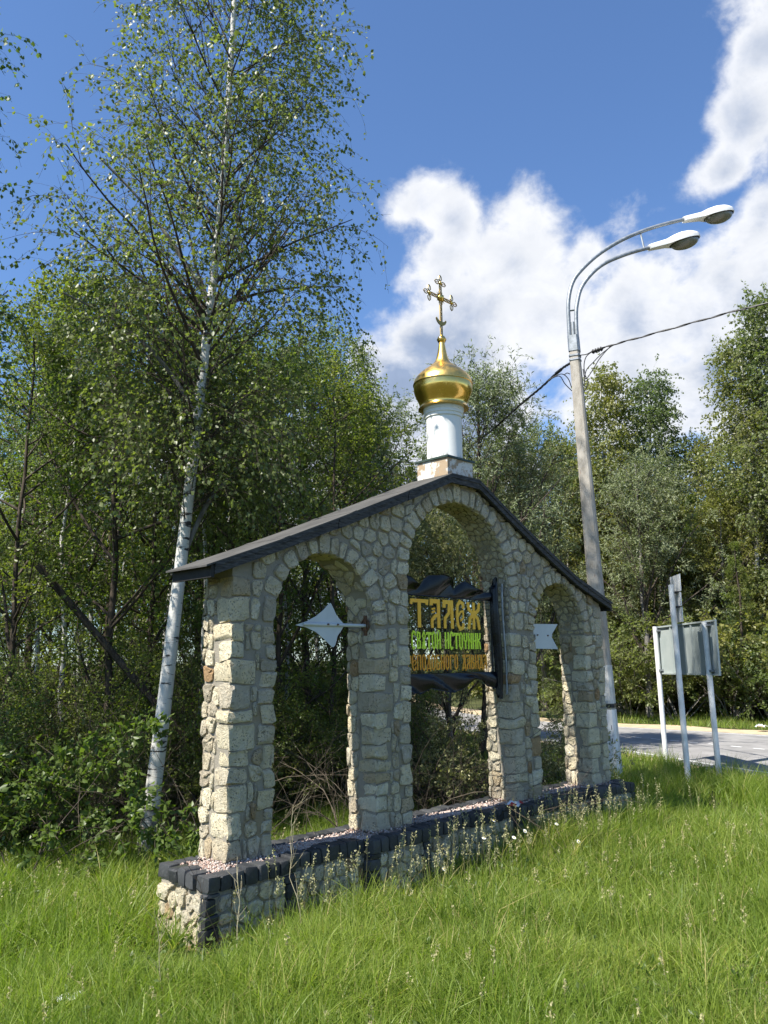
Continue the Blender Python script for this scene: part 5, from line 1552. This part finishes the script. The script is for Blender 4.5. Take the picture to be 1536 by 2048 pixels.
def grassfield(n, D0, D1, h0, h1, w0, w1, segs, leanmax=.9):
    x, y = polar(r, n, D0, D1); k = ok(x, y)
    bare = np.hypot(x - 5.55, y - 1.75) < .95 + .25 * np.sin(x * 9)
    bare2 = np.hypot(x - 3.35, y - 5.45) < .42
    k &= ~(bare & (r.random(n) < .85)) & ~(bare2 & (r.random(n) < .75))
    x, y = x[k], y[k]; n = len(x)
    # clumps
    cl_ = .5 + .5 * fbm(x, y, 3.1, 1.0); pt = .5 + .5 * fbm(x, y, .9, 4.0)
    h = r.uniform(h0, h1, n) * (.45 + .65 * cl_ + .40 * pt)
    h *= np.where(y > 7.0, .9, 1.0)
    h *= 1 - .50 * np.clip(1 - np.abs(y - 5.15) / .75, 0, 1) * (x > 3.0) * (x < 10.2)
    lean = r.uniform(.1, leanmax, n) ** 1.2
    parts.append(blades(r, x, y, h, r.uniform(w0, w1, n), lean, segs))
grassfield(92000, 3.0, 6.2, .11, .38, .0036, .0098, 3, 1.25)
grassfield(85000, 6.2, 11.5, .12, .42, .0055, .012, 2, 1.2)
grassfield(42000, 11.5, 19, .14, .32, .009, .018, 2)
grassfield(32000, 19, 32, .14, .34, .016, .032, 1)
V, F = cat([p[:2] for p in parts]); tone = np.concatenate([p[2] for p in parts])
obj('grass', npmesh('grass', V, F, MAT['grass'], tone=tone), label='bright green uncut grass all over the verge', kind='stuff')
lw = leafweeds(9000, 3.2, 11)
obj('meadow_herbs', npmesh('meadow_herbs', lw[0], lw[1], MAT['greenleaf'], tone=lw[2]), label='small leafy herbs mixed into the grass', kind='stuff')
# tall grass in front of the plinth and along the wood edge, with seed heads
parts = []; heads = []
n = 12000
x = r.uniform(3.75, 10.6, n); y = 5.27 - np.abs(r.normal(0, .30, n)); 
x2, y2 = polar(r, 3200, 3.6, 9.0); x = np.concatenate([x, x2]); y = np.concatenate([y, y2]); k = ok(x, y); x, y = x[k], y[k]
k = (x > 7.0) | (y < 4.5) | (r.random(len(x)) < .16); x, y = x[k], y[k]
parts.append(blades(r, x, y, r.uniform(.2, .50, len(x)) * (.55 + .6 * (.5 + .5 * fbm(x, y, 4.0, 2.0))), r.uniform(.003, .0075, len(x)), r.uniform(.1, .8, len(x)), 4))
nt = 300; tx, ty = polar(r, nt, 3.4, 9.5); th = r.uniform(.26, .5, nt)
tx2 = np.concatenate([r.uniform(7.2, 10.4, 85), r.uniform(4.4, 7.2, 25)]); ty2 = 5.18 - np.abs(r.normal(0, .20, 110)); tx3, ty3 = r.uniform(11.6, 15.2, 170), r.uniform(3.6, 8.4, 170)
tx = np.concatenate([tx, tx2, tx3]); ty = np.concatenate([ty, ty2, ty3]); th = np.concatenate([th, r.uniform(.3, .58, 110), r.uniform(.35, .62, 170)])
kk = ok(tx, ty) & ~((tx > 3) & (tx < 6.8) & (ty > 4.55) & (ty < 5.3) & (r.random(len(tx)) < .8)); tx, ty, th = tx[kk], ty[kk], th[kk]
x = np.repeat(tx, 42) + r.normal(0, .045, len(tx) * 42); y = np.repeat(ty, 42) + r.normal(0, .045, len(tx) * 42); k = ok(x, y); hh_ = np.repeat(th, 42)[k]; x, y = x[k], y[k]
parts.append(blades(r, x, y, hh_ * r.uniform(.5, 1.1, len(x)), r.uniform(.004, .009, len(x)), r.uniform(.15, 1.1, len(x)), 4))
parts[0] = (parts[0][0], parts[0][1], np.concatenate([parts[0][2], parts[1][2]])); 
V, F = cat([p[:2] for p in parts])
obj('tall_grass', npmesh('tall_grass', V, F, MAT['grass'], tone=parts[0][2]), label='taller grass blades in front of the plinth', kind='stuff')
def stalks(n, xs, ys, h0, h1, name, label):
    Q = np.zeros((n, 6, 3)); Q[:, 0] = np.stack([xs, ys, gz(xs, ys) - .02], -1)
    D = unit(np.stack([r.normal(0, .10, n), r.normal(0, .10, n), np.ones(n)], -1)); L = r.uniform(h0, h1, n)
    for j in range(1, 6): Q[:, j] = Q[:, j - 1] + D * (L / 5)[:, None]; D = unit(D + r.normal(0, .05, D.shape))
    sV, sF = tubes(Q, np.full((n, 6), .0011), 3)
    sF = np.concatenate([sF[:, :3], sF[:, [0, 2, 3]]])
    lv = leaves(r, Q[:, 3:], 22, .018, .55, -.3, .007, .45)
    V, F = cat([(sV, sF), lv[:2]])
    obj(name, npmesh(name, V, F, MAT['drygrass'], tone=np.concatenate([np.full(len(sF), .2), lv[2]])), label=label, kind='stuff')
xs = np.concatenate([r.uniform(3.8, 9.8, 110), r.normal(6.3, .7, 50), r.normal(8.0, .5, 40)]); ys = np.concatenate([5.2 - np.abs(r.normal(0, .3, 110)), r.normal(4.9, .2, 90)])
stalks(200, xs, ys, .35, .72, 'seeding_grass', 'pale seeding grass stalks rising before the plinth')
xs, ys = polar(r, 220, 4.0, 10.5); k = ok(xs, ys); xs, ys = xs[k], ys[k]
stalks(len(xs), xs, ys, .25, .55, 'seeding_grass', 'scattered pale seed heads in the lawn')

# daisies before the right half of the plinth
def daisy_meshes():
    st = MB(); st.tube([(0, 0, -.02), (.01, .005, .25), (.0, .0, .5)], .0016, 4); a = st.mesh('stem', MAT['grass'])
    pm = MB()
    for k in range(11):
        an = 2 * math.pi * k / 11; d = np.array([math.cos(an), math.sin(an), 0]); s = np.array([-d[1], d[0], 0])
        pm.add([d * .005, d * .014 + s * .005, d * .023, d * .014 - s * .005], [[0, 1, 2, 3]])
    b = pm.mesh('petals', MAT['flowerwhite'])
    hm = MB(); hm.lathe([(.001, -.003), (.008, 0), (.007, .004), (.001, .006)], 10); c = hm.mesh('heart', MAT['flowerheart'])
    return a, b, c
dm = daisy_meshes()
for (px, py, yy, lab) in ((987, 1641, 5.1, 'white daisy just below the leaflet'), (1113, 1648, 5.0, 'large white daisy before the right end of the plinth'), (968, 1676, 5.05, 'white daisy low below the leaflet'), (1050, 1662, 5.0, 'white daisy before the third pier'),
        (1157, 1683, 4.7, 'lowest white daisy before the fourth pier'), (888, 1738, 4.8, 'leftmost white daisy, in the grass before the middle of the plinth'), (1028, 1675, 4.9, 'white daisy left of the one before the third pier')):
    q = ray(px, py); p = CAM + q * (yy / q[1])
    o = empty('daisy', (p[0], p[1], 0), label=lab, cat='flower', group='daisies in the tall grass')
    zt = float(p[2])
    s = bpy.data.objects.new('stem', dm[0]); link(s, o); s.scale = (1, 1, zt / .5)
    for nm, me in (('petals', dm[1]), ('heart', dm[2])):
        c = bpy.data.objects.new(nm, me); link(c, o); c.location = (0, 0, zt); c.rotation_euler = (rng.uniform(.3, .9), rng.uniform(-.5, .3), 0)
# white umbel flowers on the far verge
V = []; F = []
xx = []; 
for i in range(240):
    yy = r.uniform(4, 14); x_ = float(roadx(yy, FAR)) + r.uniform(6.4, 8.6); z_ = r.uniform(.5, .95)
    cl_ = np.array([x_, yy, z_])
    for k in range(7):
        c = cl_ + r.normal(0, .035, 3); s = .02
        o_ = len(V); V += [c + np.array(q) * s for q in ((1, 0, 0), (0, 1, .3), (-1, 0, 0), (0, -1, -.3), (0, 0, .8))]
        F += [[o_, o_ + 1, o_ + 4], [o_ + 1, o_ + 2, o_ + 4], [o_ + 2, o_ + 3, o_ + 4], [o_ + 3, o_, o_ + 4]]
obj('white_wildflowers', npmesh('white_wildflowers', V, F, MAT['flowerwhite']), label='white umbel wildflowers along the far verge', kind='stuff')

# dry weeds standing before the left end of the plinth
def weed(px, py, Y0_, h, label, seed, lean=0.1, dark=False):
    rr = np.random.default_rng(seed); q = ray(px, py); p = CAM + q * (Y0_ / q[1])
    o = empty('dry_weed', (p[0], p[1], 0), label=label, cat='weed')
    P, R = trunkpath(rr, h, .0032, k=9, wob=.25, lean=(lean, 0), top=.4)
    B, RB = branch(rr, P, R, 11, .35, 1, h * .2, (35, 12), 5, .2, .1, .006)
    V, F = tubes(P, R, 5); obj('stem', npmesh('stem', V, F, MAT['twig' if dark else 'straw'], smooth=True), o)
    V, F = tubes(B, np.maximum(RB, .001), 4); obj('side_shoots', npmesh('side_shoots', V, F, MAT['twig' if dark else 'straw'], smooth=True), o)
weed(578, 1850, 4.9, 1.0, 'tall dry stalk with side shoots in front of the first pier', 3, .03)
weed(455, 1800, 4.95, .75, 'thin dark weed leaning left across the foot of the first pier', 4, -.28, True)
weed(482, 1810, 4.9, .62, 'thin dry weed just right of the first pier corner', 6, .05)
weed(330, 1960, 4.6, .55, 'pale bent stalk in the grass left of the plinth', 7, -.12)
# litter
def litter(px, py, label, s):
    q = ray(px, py); p = CAM + q * (2 / -q[2]); rr = np.random.default_rng(int(px))
    V = []; n = 6
    for i in range(n):
        for j in range(n): V.append(((i - 2.5) * .035 * s, (j - 2.5) * .022 * s, rr.uniform(0, .035) * s))
    F = [[i * n + j, (i + 1) * n + j, (i + 1) * n + j + 1, i * n + j + 1] for i in range(n - 1) for j in range(n - 1)]
    o = obj('litter', npmesh('litter', V, F, MAT['paper']), label=label, cat='litter'); o.location = (p[0], p[1], .10 if px < 500 else .14)
litter(135, 2035, 'crumpled white litter in the grass at the bottom left corner', .9)
litter(1524, 1464, 'crumpled white litter on the far verge at the right edge', 2.2)
